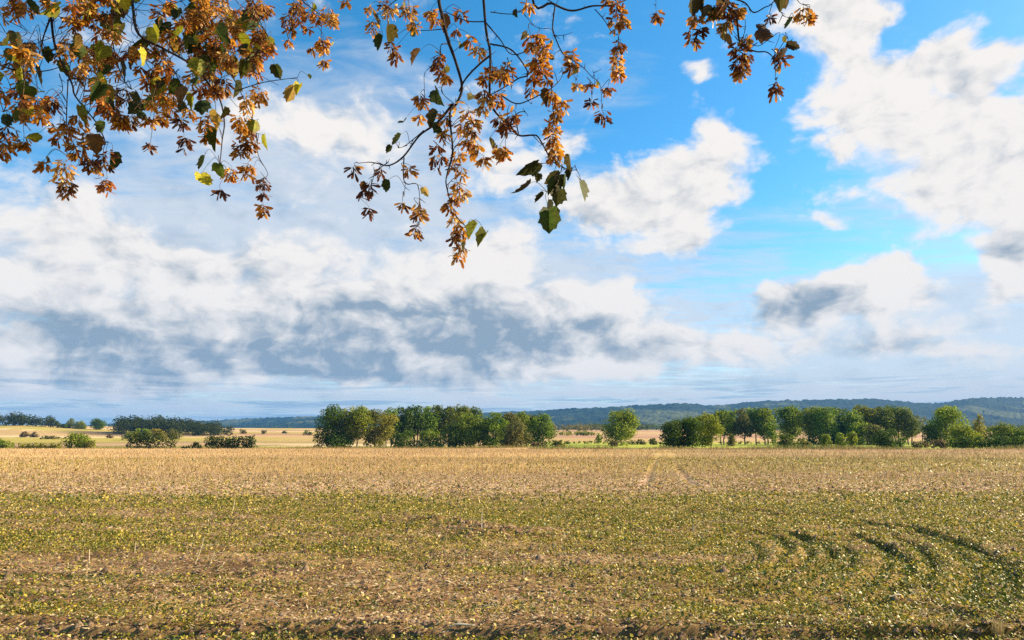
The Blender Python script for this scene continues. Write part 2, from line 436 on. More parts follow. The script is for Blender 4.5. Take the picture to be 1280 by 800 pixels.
N1, N2, N3, N4 = VN(1), VN(2), VN(3), VN(4)
CLODS = [(566, 654, .6, .052), (594, 662, .8, .085), (606, 668, .4, .09), (634, 666, .5, .075), (668, 667, .5, .07), (520, 651, .7, .06), (545, 652, .7, .04), (445, 463 + 220, .5, .04)]
CLODP = [(*gp(px, py), w, h) for px, py, w, h in CLODS]

def field_fields(X, Y):
    """rut depth (0..1), height, and weed / straw / soil shares for points of the near field"""
    rut = np.zeros(X.shape); dz = np.zeros(X.shape)
    near = (Y > 4) & (Y < 75) & (np.abs(X) < 60)
    xs, ys = X[near], Y[near]
    r = np.zeros(xs.shape); dd = np.zeros(xs.shape)
    wob = (N3.fbm(xs * 2.3, ys * 2.3, 3) - .5) * 0.5
    for P, w, d in RUTS:
        w = w * .8; d = d * 1.45
        sd_ = seg_dist(xs, ys, P) + wob * w
        g = np.exp(-(sd_ / w) ** 2)
        dd -= d * g; dd += 0.45 * d * np.exp(-((sd_ - 1.9 * w) / (0.8 * w)) ** 2)
        r = np.maximum(r, g)
    for (cx, cy, w, h) in CLODP:
        q = np.hypot((xs - cx) / w, (ys - cy) / (w * 1.3))
        dd += h * np.exp(-q ** 2) * (0.3 + 1.4 * N2.fbm(xs * 6, ys * 6, 3))
    rut[near] = r; dz[near] = dd
    return rut, dz

def ground_colour(X, Y):
    """share of weeds g, pale straw s (rest bare soil) and the base colour of the soil sheet, near field"""
    pa = N1.fbm(X * 0.10, Y * 0.55, 4)            # strips along the rows, which run left to right
    pb = N2.fbm(X * 0.35 + 7, Y * 0.9, 4)
    pc = N4.fbm(X * 0.03 + 3, Y * 0.12, 3)
    px = 640 + 866 * X / np.maximum(Y, 1)
    weed = sstep(0.36, 0.62, pa * 0.45 + pb * 0.35 + pc * 0.2 + 0.07 * sstep(500, 1100, px) + 0.05 * sstep(9, 6, Y) + 0.03)
    # the pale strip and the olive strip that cross the field
    yb = Y + (N3.fbm(X * 0.12, Y * 0 + 2.2, 3) - .5) * 5.0
    weed = weed * (1 - 0.9 * sstep(21.5, 25, yb) * (1 - sstep(36, 60, yb) * 0.5))
    ol = np.exp(-((yb - 19.8) / 2.0) ** 2) * sstep(1500, 500, px)
    weed = np.maximum(weed, 0.75 * ol)
    straw = sstep(0.4, 0.7, N4.fbm(X * 0.25 + 9, Y * 0.8 + 4, 4)) * 0.6 + 0.2
    straw = np.where(yb > 22, 0.8, straw)
    return weed, straw, yb, px

def cmix(a, b, t): return np.asarray(a)[None, :] * (1 - t[:, None]) + np.asarray(b)[None, :] * t[:, None]

def build_ground():
    az_f = np.linspace(-0.93, 0.93, 620)
    az_c = np.linspace(0.93, 2 * math.pi - 0.93, 60)[1:-1]
    az = np.concatenate([az_f, az_c]); na = len(az)
    rs = [0.4]
    while rs[-1] < 11500:
        r = rs[-1]
        rs.append(r * (1.10 if r < 4.2 else 1.0068 if r < 60 else 1.016 if r < 230 else 1.03 if r < 1300 else 1.08))
    rs = np.array(rs); nr = len(rs)
    A, R = np.meshgrid(az, rs)
    X = (np.sin(A) * R).ravel(); Y = (np.cos(A) * R).ravel()
    Z = terrain(X, Y)
    # rolling of the land and roughness of the tilled field
    near = np.hypot(X, Y) < 160
    Z = Z + np.where(near, (N1.fbm(X * .15, Y * .15, 3) - .5) * 0.10 * sstep(3, 8, np.hypot(X, Y)), 0)
    fine = (np.hypot(X, Y) < 70)
    xs, ys = X[fine], Y[fine]
    fade = 1 - sstep(35, 70, np.hypot(xs, ys))
    rows = np.sin(ys * 2 * math.pi / 0.75 + 3 * N2.fbm(xs * .05, ys * .3, 2)) * 0.010
    Z[fine] += fade * ((N2.fbm(xs * 2.2, ys * 3.2, 4, .6) - .5) * 0.07 + (N3.n(xs * 14, ys * 14) - .5) * 0.03 + rows)
    rut, dz = field_fields(X, Y); Z += dz
    far = np.hypot(X, Y) > 400
    Z[far] += (N1.fbm(X[far] * .004, Y[far] * .004, 3) - .5) * 1.2 * sstep(400, 800, Y[far])
    # colours
    weed, straw, yb, px = ground_colour(X, Y)
    n = N1.fbm(X * .9, Y * 1.6, 3)
    soil = cmix((.13, .068, .032), (.31, .19, .095), sstep(.3, .7, n))
    soil = soil * (1 - straw * .3)[:, None] + np.array((.42, .27, .12))[None] * (straw * .3)[:, None]
    green = cmix((.17, .115, .022), (.30, .205, .04), sstep(.3, .7, N3.fbm(X * 1.7, Y * 2.4, 3)))
    c = soil * (1 - .75 * weed)[:, None] + green * (.75 * weed)[:, None]
    # stubble beyond the pale strip: golden on the left, greener and browner to the right
    st = sstep(30, 46, yb)
    right = sstep(620, 1000, px)
    strip = N4.fbm(X * .012, Y * .055, 4)
    gold = cmix((.62, .40, .165), (.50, .325, .10), sstep(.35, .65, strip))
    dull = cmix((.44, .28, .13), (.33, .25, .055), sstep(.38, .6, strip))
    stub = .95 * gold * (1 - right)[:, None] + .85 * dull * right[:, None]
    pale = np.exp(-((yb - 29) / 6.5) ** 2) * (0.35 + 0.9 * N2.fbm(X * .06, Y * .3, 3))
    c = c * (1 - st)[:, None] + stub * st[:, None]
    pl = np.clip(pale * (1.25 - .5 * right), 0, 1) * .85
    c = c * (1 - pl)[:, None] + np.array((.72, .49, .34))[None] * pl[:, None]
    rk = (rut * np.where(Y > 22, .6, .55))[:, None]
    c = c * (1 - rk) + np.where((Y > 22)[:, None], np.array((.17, .10, .055))[None], np.array((.055, .07, .015))[None]) * rk  # near ruts: green growth plus the shade inside, both put into the colour
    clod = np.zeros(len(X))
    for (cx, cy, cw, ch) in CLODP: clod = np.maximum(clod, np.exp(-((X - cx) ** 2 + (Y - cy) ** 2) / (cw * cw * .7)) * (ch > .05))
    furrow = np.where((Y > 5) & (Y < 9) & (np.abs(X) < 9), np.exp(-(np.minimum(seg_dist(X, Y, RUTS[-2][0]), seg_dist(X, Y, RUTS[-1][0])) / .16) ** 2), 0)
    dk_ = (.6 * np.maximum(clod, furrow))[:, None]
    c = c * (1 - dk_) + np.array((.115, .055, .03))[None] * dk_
    # land beyond the field
    D = Y
    edge = np.where(px < 660, 215.0, 140.0) + 25 * (N3.fbm(X * .004, X * 0 + 3, 2) - .5)
    beyond = sstep(-1, 1, (D - edge) / np.where(px < 660, 12, 2.0)) * (Y > 0) + (np.hypot(X, Y) > 420) * (Y <= 0)
    beyond = np.clip(beyond, 0, 1)
    meadow = cmix((.20, .25, .03), (.36, .35, .05), sstep(.3, .7, N1.fbm(X * .02, Y * .02, 4)))
    tan = cmix((.40, .27, .105), (.46, .30, .14), sstep(.35, .65, N2.fbm(X * .006, Y * .012, 4)))
    pink = cmix((.42, .25, .15), (.34, .185, .11), sstep(.4, .6, N4.fbm(X * .0035 + 5, Y * .012, 3)))
    olive = cmix((.30, .24, .07), (.22, .19, .05), sstep(.35, .65, N1.fbm(X * .01 + 2, Y * .03, 3)))
    lf = sstep(640, 700, px)
    b_left = olive * (1 - sstep(330, 420, D))[:, None] + tan * sstep(330, 420, D)[:, None]
    stripe = sstep(.50, .54, N3.fbm(X * .002 + 1, Y * .018, 2))
    b_left = b_left * (1 - .85 * stripe)[:, None] + pink * (.85 * stripe)[:, None]
    s2 = sstep(.55, .58, VN(41).fbm(X * .0025 + 4, Y * .022, 2)) * .8; b_left = b_left * (1 - s2)[:, None] + np.array((.60, .46, .25))[None] * s2[:, None]
    s3 = sstep(.56, .60, VN(42).fbm(X * .003 + 8, Y * .02, 2)) * .8; b_left = b_left * (1 - s3)[:, None] + np.array((.36, .30, .05))[None] * s3[:, None]
    b_right = meadow * (1 - sstep(395, 425, D))[:, None] + tan * sstep(395, 425, D)[:, None]
    band = sstep(540, 560, D) * (1 - sstep(690, 720, D)) + sstep(860, 900, D) * (1 - sstep(1000, 1040, D)) * .6
    b_right = b_right * (1 - band)[:, None] + pink * band[:, None]
    b = b_left * (1 - lf)[:, None] + b_right * lf[:, None]
    dist = sstep(1150, 1400, D)
    fargreen = cmix((.08, .10, .03), (.24, .19, .08), sstep(.45, .6, N2.fbm(X * .0012, Y * .0016, 3)))
    b = b * (1 - dist)[:, None] + fargreen * dist[:, None]
    wood_shade = sstep(575, 590, D) * (1 - sstep(640, 652, D)) * sstep(50, 110, px) * (1 - sstep(270, 292, px))  # the wood's shadow on the slope, painted dark into the field colour
    b = b * (1 - .85 * wood_shade)[:, None] + np.array((.10, .065, .04))[None] * (.85 * wood_shade)[:, None]
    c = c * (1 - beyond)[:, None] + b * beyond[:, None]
    V = np.stack([X, Y, Z], 1)
    i = np.arange(nr - 1)[:, None] * na + np.arange(na)[None, :]
    j = np.arange(nr - 1)[:, None] * na + (np.arange(na)[None, :] + 1) % na
    Q = np.stack([i, i + na, j + na, j], -1).reshape(-1, 4)
    # centre cap
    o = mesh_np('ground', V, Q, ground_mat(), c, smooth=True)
    tag(o, kind='structure')
    return V, c, (rs, az, na, nr)

GV, GC, (G_rs, G_az, G_na, G_nr) = build_ground()
GZ = GV[:, 2].reshape(G_nr, G_na)
def ground_z(X, Y):
    """height of the ground sheet at points in front of the camera (bilinear on its own grid)"""
    r = np.hypot(X, Y); a = np.arctan2(X, Y)
    i = np.clip(np.searchsorted(G_rs, r) - 1, 0, G_nr - 2)
    t = np.clip((r - G_rs[i]) / (G_rs[i + 1] - G_rs[i]), 0, 1)
    f = np.clip((a + 0.93) / (1.86) * 619, 0, 618.999); j = f.astype(int); s = f - j
    return (GZ[i, j] * (1 - s) + GZ[i, j + 1] * s) * (1 - t) + (GZ[i + 1, j] * (1 - s) + GZ[i + 1, j + 1] * s) * t

def scatter(rng, y0, y1, dens, wide=1.0):
    """random points of the field between two distances, dens per square metre, a few metres wider than the view"""
    n = int((0.79 * (y0 + y1) * wide + 6) * (y1 - y0) * dens)
    Y = rng.uniform(y0, y1, n); X = rng.uniform(-1, 1, n) * (0.79 * y1 * wide + 3)
    k = np.abs(X) < 0.79 * Y * wide + 3
    return X[k], Y[k]

def flat_leaves(rng, X, Y, size, lift, tilt, aspect, z=None):
    """small folded leaves: two quads meeting at the midrib; returns verts and quads"""
    n = len(X)
    if z is None: z = ground_z(X, Y)
    yaw = rng.uniform(0, 2 * math.pi, n)
    d = np.stack([np.cos(yaw), np.sin(yaw), rng.normal(0, tilt, n)], 1); d /= np.linalg.norm(d, axis=1)[:, None]
    up = np.stack([rng.normal(0, tilt, n), rng.normal(0, tilt, n), np.ones(n)], 1)
    s = np.cross(d, up); s /= np.linalg.norm(s, axis=1)[:, None] + 1e-9
    u = np.cross(s, d)
    L = size * np.clip(np.exp(rng.normal(0, .40, n)), .45, 1.75); W = L * aspect * rng.uniform(.7, 1.3, n)
    p = np.stack([X, Y, z + lift * rng.uniform(0.1, 1.0, n)], 1)
    f = W * rng.uniform(-.35, .35, n)
    v0 = p - d * (L / 2)[:, None]; v3 = p + d * (L / 2)[:, None]
    m = p + d * (L * .05)[:, None] + u * f[:, None]
    a = m + s * (W / 2)[:, None]; b = m - s * (W / 2)[:, None] 
    mid = p + d * (L * .05)[:, None]
    V = np.stack([v0, a, v3, b, ], 1).reshape(-1, 3)
    i = np.arange(n) * 4
    Q = np.stack([i, i + 1, i + 2, i + 3], 1)
    return V, Q

def rep(c, k): return np.repeat(c, k, axis=0)

def build_field_cover():
    rng = np.random.RandomState(11)
    # ---- weeds
    Vs, Qs, Cs = [], [], []; off = 0
    for (y0, y1, dens, size) in ((4.6, 8, 4200, .026), (8, 13, 2700, .030), (13, 20, 1500, .038), (20, 34, 520, .055), (34, 70, 50, .10)):
        X, Y = scatter(rng, y0, y1, dens)
        w, s, yb, px = ground_colour(X, Y)
        rut, _ = field_fields(X, Y)
        lump = sstep(.38, .62, N3.fbm(X * 3.1, Y * 3.1, 3))
        p = np.clip((w * 0.64 + .13) * (0.35 + .85 * lump) + rut * .55 * (Y < 22), 0, 1) * (1 - .9 * rut * (Y > 22))
        k = rng.rand(len(X)) < p; X, Y, rut, w = X[k], Y[k], rut[k], w[k]
        bare = .9 * np.exp(-(np.minimum(seg_dist(X, Y, RUTS[-2][0]), seg_dist(X, Y, RUTS[-1][0])) / .11) ** 2)
        for (cx, cy, cw, ch) in CLODP: bare = np.maximum(bare, .85 * np.exp(-((X - cx) ** 2 + (Y - cy) ** 2) / (cw * cw * .8)) * (ch > .05))
        k = rng.rand(len(X)) > bare; X, Y, rut, w = X[k], Y[k], rut[k], w[k]
        V, Q = flat_leaves(rng, X, Y, size, .045 + size * .8, .75, .62)
        n = len(X); t = rng.rand(n)
        base = cmix((.12, .14, .010), (.48, .38, .04), sstep(.2, .9, rng.rand(n)))
        yel = rng.rand(n) < .13; base[yel] = cmix((.52, .34, .06), (.72, .52, .18), rng.rand(yel.sum()))
        dk = rng.rand(n) < (.22 + .4 * rut); base[dk] = cmix((.03, .06, .008), (.07, .12, .012), rng.rand(dk.sum()))  # more dark leaves in the ruts, painting in the shade down there
        base *= rng.uniform(.75, 1.25, n)[:, None]
        Vs.append(V); Qs.append(Q + off); Cs.append(rep(base, 4)); off += len(V)
    o = mesh_np('weeds', np.concatenate(Vs), np.concatenate(Qs), M_WEED, np.concatenate(Cs))
    tag(o, 'low green and yellowing weeds sprouting all over the tilled field', 'weeds', kind='stuff')
    nw = off // 4
    # ---- flat litter: chopped straw and dead leaves
    Vs, Qs, Cs = [], [], []; off = 0
    for (y0, y1, dens, size, asp) in ((4.6, 8, 420, .07, .13), (4.6, 8, 700, .03, .7), (8, 13, 300, .085, .14), (8, 13, 420, .036, .7), (13, 22, 170, .10, .16), (13, 22, 320, .036, .7),
                                      (22, 38, 75, .16, .2), (22, 38, 70, .085, .7), (38, 75, 9, .25, .3)):
        X, Y = scatter(rng, y0, y1, dens)
        w, s, yb, px = ground_colour(X, Y)
        rut, _ = field_fields(X, Y)
        k = rng.rand(len(X)) < np.clip((.25 + .8 * s) * (1 - .8 * rut), 0, 1); X, Y = X[k], Y[k]
        V, Q = flat_leaves(rng, X, Y, size, .035, .22, asp)
        n = len(X)
        base = cmix((.42, .29, .14), (.74, .59, .36), rng.rand(n) ** 1.3)
        br = rng.rand(n) < .42; base[br] = cmix((.16, .07, .03), (.36, .19, .10), rng.rand(br.sum()))
        Vs.append(V); Qs.append(Q + off); Cs.append(rep(base, 4)); off += len(V)
    o = mesh_np('straw_litter', np.concatenate(Vs), np.concatenate(Qs), M_STRAW, np.concatenate(Cs))
    tag(o, 'chopped pale straw and dead leaves lying over the soil', 'straw', kind='stuff')
    # ---- clods: small lumps of soil
    Vs, Qs, Cs = [], [], []; off = 0
    T = np.array([(1, 0, 0), (0, 1, 0), (-1, 0, 0), (0, -1, 0), (0, 0, 1)], float)
    TQ = np.array([(0, 1, 4), (1, 2, 4), (2, 3, 4), (3, 0, 4)])
    for (y0, y1, dens, size) in ((4.6, 9, 90, .028), (9, 16, 26, .045), (16, 30, 7, .07)):
        X, Y = scatter(rng, y0, y1, dens)
        near = np.exp(-seg_dist(X, Y, RUTS[-2][0]) ** 2 / .05) + np.exp(-seg_dist(X, Y, RUTS[-1][0]) ** 2 / .06)
        for (cx, cy, w, h) in CLODP: near = np.maximum(near, 1.5 * np.exp(-((X - cx) ** 2 + (Y - cy) ** 2) / (w * w)))
        k = rng.rand(len(X)) < .35 + near; X, Y = X[k], Y[k]; n = len(X)
        z = ground_z(X, Y) - size * .2
        S_ = size * rng.uniform(.5, 1.8, (n, 1, 1)) * rng.uniform(.6, 1.3, (n, 5, 3))
        V = np.stack([X, Y, z], 1)[:, None, :] + T[None] * S_ + rng.normal(0, size * .15, (n, 5, 3))
        Q = (np.arange(n) * 5)[:, None, None] + TQ[None]
        base = cmix((.11, .065, .04), (.26, .17, .11), rng.rand(n))
        Vs.append(V.reshape(-1, 3)); Qs.append(Q.reshape(-1, 3) + off); Cs.append(rep(base, 5)); off += n * 5
    o = mesh_np('soil_clods', np.concatenate(Vs), np.concatenate(Qs), M_BARK, np.concatenate(Cs))
    tag(o, 'small brown clods of soil turned up between the weeds', 'clods', kind='stuff')
    # ---- standing stubble in rows
    Vs, Qs, Cs = [], [], []; off = 0
    for (y0, y1, dens, hh, ww, spread) in ((5.5, 20, .55, .15, .006, 0), (20, 26, 5, .12, .008, 0), (26, 40, 26, .17, .016, 1), (40, 62, 18, .20, .022, 1), (62, 100, 9, .22, .032, 1), (100, 150, 4.5, .23, .045, 1)):
        X, Y = scatter(rng, y0, y1, dens)
        w, s, yb, px = ground_colour(X, Y)
        patch = sstep(.30, .62, N2.fbm(X * .06 + 4, Y * .10, 4))
        right = sstep(620, 1050, px)
        if spread:
            p = (.35 + .65 * patch) * sstep(24, 36, yb) * (1 - .45 * right) + .04
            for P, wd, d in RUTS[10:12]: p = p * (1 - np.exp(-(seg_dist(X, Y, P) / .5) ** 2))
        else: p = np.full(len(X), .3)
        k = rng.rand(len(X)) < p; X, Y, right = X[k], Y[k], right[k]; n = len(X)
        z = ground_z(X, Y); H = hh * rng.uniform(.45, 1.45, n)
        lean = rng.normal(0, .28, (n, 2)) * H[:, None]
        yaw = rng.uniform(0, math.pi, n); dx = np.cos(yaw) * ww / 2; dy = np.sin(yaw) * ww / 2
        zz = np.zeros(n)
        b1 = np.stack([X - dx, Y - dy, z - .02], 1); b2 = np.stack([X + dx, Y + dy, z - .02], 1)
        t2 = np.stack([X + dx * .8 + lean[:, 0], Y + dy * .8 + lean[:, 1], z + H], 1); t1 = np.stack([X - dx * .8 + lean[:, 0], Y - dy * .8 + lean[:, 1], z + H], 1)
        c1 = np.stack([X + dy, Y - dx, z - .02], 1); c2 = np.stack([X - dy, Y + dx, z - .02], 1)
        e2 = np.stack([X - dy * .8 + lean[:, 0], Y + dx * .8 + lean[:, 1], z + H], 1); e1 = np.stack([X + dy * .8 + lean[:, 0], Y - dx * .8 + lean[:, 1], z + H], 1)
        V = np.stack([b1, b2, t2, t1, c1, c2, e2, e1], 1).reshape(-1, 3)
        i = np.arange(n) * 8
        Q = np.concatenate([np.stack([i, i + 1, i + 2, i + 3], 1), np.stack([i + 4, i + 5, i + 6, i + 7], 1)])
        base = cmix((.58, .40, .19), (.85, .68, .44), rng.rand(n))
        br = rng.rand(n) < .25 + .2 * right; base[br] = cmix((.27, .17, .08), (.40, .28, .14), rng.rand(br.sum()))
        Vs.append(V); Qs.append(Q + off); Cs.append(rep(base, 8)); off += len(V)
    o = mesh_np('stubble', np.concatenate(Vs), np.concatenate(Qs), M_STRAW, np.concatenate(Cs))
    tag(o, 'short pale cut stalks standing over the far half of the field', 'stubble', kind='stuff')
    print('cover', nw)
build_field_cover()

# ------------------------------------------------------------------ hills
def build_hills():
    ridge = [(-900, 534), (100, 533), (200, 529), (262, 527.5), (300, 525), (340, 523.5), (400, 522), (450, 522), (560, 520), (640, 516.5), (680, 514.5), (715, 512.5), (770, 510.5), (800, 508), (850, 506.5), (872, 506.5),
             (886, 508.5), (915, 507), (945, 503.5), (985, 502), (1040, 500.8), (1100, 500.5), (1125, 502), (1148, 505), (1170, 506), (1195, 503.5), (1215, 500), (1240, 498.5), (1290, 498.5), (1400, 501), (1700, 508), (2300, 520)]
    rx = np.array([r[0] for r in ridge], float); ry = np.array([r[1] for r in ridge], float)
    px = np.linspace(-300, 1750, 1400); ss = np.linspace(0, 1.35, 70)
    P, S_ = np.meshgrid(px, ss)
    u = (P - 640) / 866.0
    wig = (VN(31).fbm(P * .006, P * 0, 3) - .5) * 900
    Ytop = 4300 + wig + 900 * sstep(500, 200, P)
    Yb = 2500 + (VN(32).fbm(P * .008, P * 0 + 4, 3) - .5) * 700
    Y = Yb + (Ytop - Yb) * S_
    t = np.tan(PITCH + np.arctan((400 - np.interp(P, rx, ry)) / F))
    ztop = EYE + t * Ytop; zb = zof(541, 2500) - 6
    prof = np.where(S_ <= 1, S_ ** 1.15 * (1 - .25 * np.sin(S_ * math.pi * 1.0) * (VN(33).fbm(P * .02, S_ * 2, 3) - .2)), 1 - (S_ - 1) * 1.2)
    Z = zb + (ztop - zb) * prof
    X = u * Y
    gul = (VN(34).fbm(X * .0030, Y * .0016, 4) - .5) * 70 * np.sin(np.clip(S_, 0, 1) * math.pi)
    Z = Z + gul * np.clip((ztop - zb) / 200, 0, 1)
    bump = (VN(35).n(X * .03, Y * .03) * .7 + VN(36).n(X * .08, Y * .08) * .7) * 13
    Z = Z + bump * sstep(0, .06, S_)
    X, Y, Z, P, S_ = (q.ravel() for q in (X, Y, Z, P, S_))
    forest = cmix((.007, .018, .009), (.020, .034, .014), sstep(.3, .7, VN(37).fbm(X * .012, Y * .012, 4)))
    clear = sstep(.57, .66, VN(38).fbm(X * .0045 + 3, Y * .002, 3)) * .7
    d = np.hypot((P - 835) / 45, (S_ - .62) / .2); clear = np.maximum(clear, .9 * sstep(1.1, .5, d + .5 * (VN(39).fbm(X * .01, Y * .01, 3) - .5)))  # lighter patches: clearings, and sun patches painted into the hill colour
    c = forest * (1 - clear)[:, None] + np.array((.10, .11, .04))[None] * clear[:, None]  # clear holds both the clearings and the painted sun patches
    foot = sstep(.07, .02, S_); c = c * (1 - foot)[:, None] + np.array((.22, .19, .09))[None] * foot[:, None]
    na = len(px); nr = len(ss)
    i = np.arange(nr - 1)[:, None] * na + np.arange(na - 1)[None]
    Q = np.stack([i, i + 1, i + 1 + na, i + na], -1).reshape(-1, 4)
    o = mesh_np('hills', np.stack([X, Y, Z], 1), Q, far_mat('hill_forest', .03, .25), c, smooth=False)
    tag(o, kind='structure')
build_hills()

def build_margin():
    """ragged grass left standing along the far edge of the field"""
    rng = np.random.RandomState(23); Xs, Ys = [], []
    for px0, px1, Y0, Y1, n in ((-120, 660, 196, 224, 15000), (660, 1420, 136, 146, 15000)):
        Y = rng.uniform(Y0, Y1, n); px = rng.uniform(px0, px1, n); Xs.append((px - 640) / 866 * Y); Ys.append(Y)
    X = np.concatenate(Xs); Y = np.concatenate(Ys)
    tuft = N2.fbm(X * .12, Y * .3, 3); k = rng.rand(len(X)) < sstep(.35, .6, tuft) + .1; X, Y, tuft = X[k], Y[k], tuft[k]; n = len(X)
    z = terrain(X, Y) - .05; H = rng.uniform(.25, .75, n) * (.5 + 1.0 * sstep(.4, .7, tuft)); w = .05
    lean = rng.normal(0, .3, (n, 2)) * H[:, None]
    V = np.stack([np.stack([X - w, Y, z], 1), np.stack([X + w, Y, z], 1), np.stack([X + lean[:, 0] + w * .3, Y + lean[:, 1], z + H], 1), np.stack([X + lean[:, 0] - w * .3, Y + lean[:, 1], z + H], 1)], 1).reshape(-1, 3)
    base = cmix((.30, .24, .06), (.62, .46, .20), rng.rand(n)); g = rng.rand(n) < .35; base[g] = cmix((.13, .15, .02), (.26, .26, .04), rng.rand(g.sum()))
    o = mesh_np('grass_margin', V, (np.arange(n) * 4)[:, None] + np.arange(4)[None], M_STRAW, rep(base, 4))
    tag(o, 'ragged dry grass along the far edge of the field', 'grass', kind='stuff')
build_margin()
# ------------------------------------------------------------------ trees and shrubs of the middle distance
PAL = {   # base colours of the foliage, dark to light ends
    'wood': ((.012, .026, .006), (.060, .075, .014)),
    'dark': ((.022, .048, .006), (.150, .175, .016)),
    'mid': ((.045, .088, .008), (.31, .31, .022)),
    'light': ((.085, .135, .010), (.34, .33, .028)),
    'yellow': ((.13, .135, .018), (.36, .30, .04)),
    'olive': ((.080, .088, .016), (.24, .20, .045)),
    'grey': ((.10, .095, .055), (.19, .17, .10)),
    'rust': ((.11, .065, .030), (.20, .12, .05)),
}
def foliage(rng, clumps, n, size, pal):
    """leaf clumps spread through the volume of several lobes; one bent card of leaves each"""
    C = np.array(clumps, float); w = (C[:, 3] * C[:, 4] + C[:, 3] * C[:, 5]); w /= w.sum()
    k = rng.choice(len(C), n, p=w)
    d = rng.normal(0, 1, (n, 3)); d /= np.linalg.norm(d, axis=1)[:, None]
    r = 1.08 - .5 * rng.rand(n) ** 1.6
    r *= 1 + .12 * np.sin(d[:, 0] * 5 + k) * np.sin(d[:, 2] * 6 + k * 2.1)
    p = C[k, :3] + d * C[k, 3:6] * r[:, None]
    keep = p[:, 2] > .05; p, d, k = p[keep], d[keep], k[keep]; n = len(p)
    nm = d + rng.normal(0, .55, (n, 3)) + np.array((0, 0, .25)); nm /= np.linalg.norm(nm, axis=1)[:, None]
    a = np.cross(nm, rng.normal(0, 1, (n, 3))); a /= np.linalg.norm(a, axis=1)[:, None]; b = np.cross(nm, a)
    s = size * rng.uniform(.55, 1.45, n)[:, None]
    j = lambda: rng.uniform(.55, 1.15, (n, 1))
    V = np.stack([p - a * s * .5 * j() + nm * s * .1, p + b * s * .35 * j() - a * s * .1, p + a * s * .55 * j() - nm * s * .12, p - b * s * .38 * j()], 1).reshape(-1, 3)
    lo, hi = PAL[pal]
    tone = rng.rand(len(C))[k] * .55 + rng.rand(n) * .45
    c = cmix(lo, hi, tone) * rng.uniform(.8, 1.2, (n, 1))
    sp = rng.rand(n) < .06; c[sp] *= 1.5
    Q = (np.arange(n) * 4)[:, None] + np.arange(4)[None]
    return V, Q, rep(c, 4)

def limb(mb, rng, p0, p1, r0, r1, col, n=5, seg=4, bend=.08):
    p0 = Vector(p0); p1 = Vector(p1); L = (p1 - p0).length
    pts = [p0]; 
    for i in range(1, seg):
        t = i / seg
        pts.append(p0.lerp(p1, t) + Vector(rng.normal(0, bend * L * .5, 3)))
    pts.append(p1)
    mb.tube(pts, [r0 + (r1 - r0) * i / seg for i in range(seg + 1)], col, n)

def tree_shape(kind, H, W, rng):
    """lobes of the crown (x,y,z,rx,ry,rz) and stem data"""
    cl = []; R = W / 2
    def lobe(x, y, z, r, fz=.85): cl.append((x, y, z, r * rng.uniform(.85, 1.2), r * rng.uniform(.85, 1.2), r * fz * rng.uniform(.85, 1.2)))
    if kind == 'tall':                          # bare stem below, full head above
        for i in range(17):
            z = H * rng.uniform(.33, .88); e = math.sqrt(max(.15, 1 - ((z / H - .60) / .42) ** 2)); a = rng.uniform(0, 6.28); q = R * .74 * e * math.sqrt(rng.rand())
            lobe(math.cos(a) * q, math.sin(a) * q, z, R * .50)
        for i in range(4): lobe(rng.uniform(-R * .5, R * .5), rng.uniform(-R * .4, R * .4), H * rng.uniform(.84, .93), R * .26)
        for i in range(3): lobe(rng.uniform(-R * .6, R * .6), rng.uniform(-R * .5, R * .5), H * rng.uniform(.2, .42), R * .27)
    elif kind == 'full':                        # leafy almost down to the ground
        for i in range(19):
            z = H * rng.uniform(.12, .9); e = math.sqrt(max(.1, 1 - ((z / H - .48) / .52) ** 2)); a = rng.uniform(0, 6.28); q = R * .76 * e * math.sqrt(rng.rand())
            lobe(math.cos(a) * q, math.sin(a) * q, z, R * .47)
        for i in range(4): lobe(rng.uniform(-R * .45, R * .45), rng.uniform(-R * .4, R * .4), H * rng.uniform(.84, .94), R * .24)
    elif kind == 'slim':                        # narrow, pointed
        for i in range(13):
            z = H * (.12 + .80 * i / 12); e = (1 - (z / H) ** 2.2) * .8 + .15; a = rng.uniform(0, 6.28); q = R * .45 * e
            lobe(math.cos(a) * q, math.sin(a) * q, z, R * .62 * e + .1, 1.1)
    elif kind == 'thin':                        # loose, see-through
        for i in range(12):
            z = H * rng.uniform(.28, .93); a = rng.uniform(0, 6.28); q = R * .8 * math.sqrt(rng.rand())
            lobe(math.cos(a) * q, math.sin(a) * q, z, R * .32)
    elif kind == 'shrub':
        m = 7 + int(2.2 * W / max(H, .1))
        for i in range(m):
            x = rng.uniform(-1, 1) * R * .78; zc = H * rng.uniform(.10, .66) * math.sqrt(max(.3, 1 - (x / R) ** 2)); r = H * rng.uniform(.22, .42)
            lobe(x, rng.uniform(-.5, .5) * min(R, H * .8) * .8, zc, r)
        for i in range(m // 2): lobe(rng.uniform(-R * .7, R * .7), rng.uniform(-.3, .3) * min(R, H), H * rng.uniform(.66, .82), H * .17)
    elif kind == 'hedge':                       # long and closed
        m = max(4, int(W / (H * .38)))
        for i in range(m):
            x = -R * .88 + 1.76 * R * i / (m - 1) + rng.normal(0, H * .06)
            for zc, r in ((.24, .34), (.52, .36)): lobe(x, rng.normal(0, H * .12), H * zc, H * r * rng.uniform(.8, 1.1))
            if rng.rand() < .7: lobe(x, 0, H * rng.uniform(.68, .84), H * .20)
    return cl

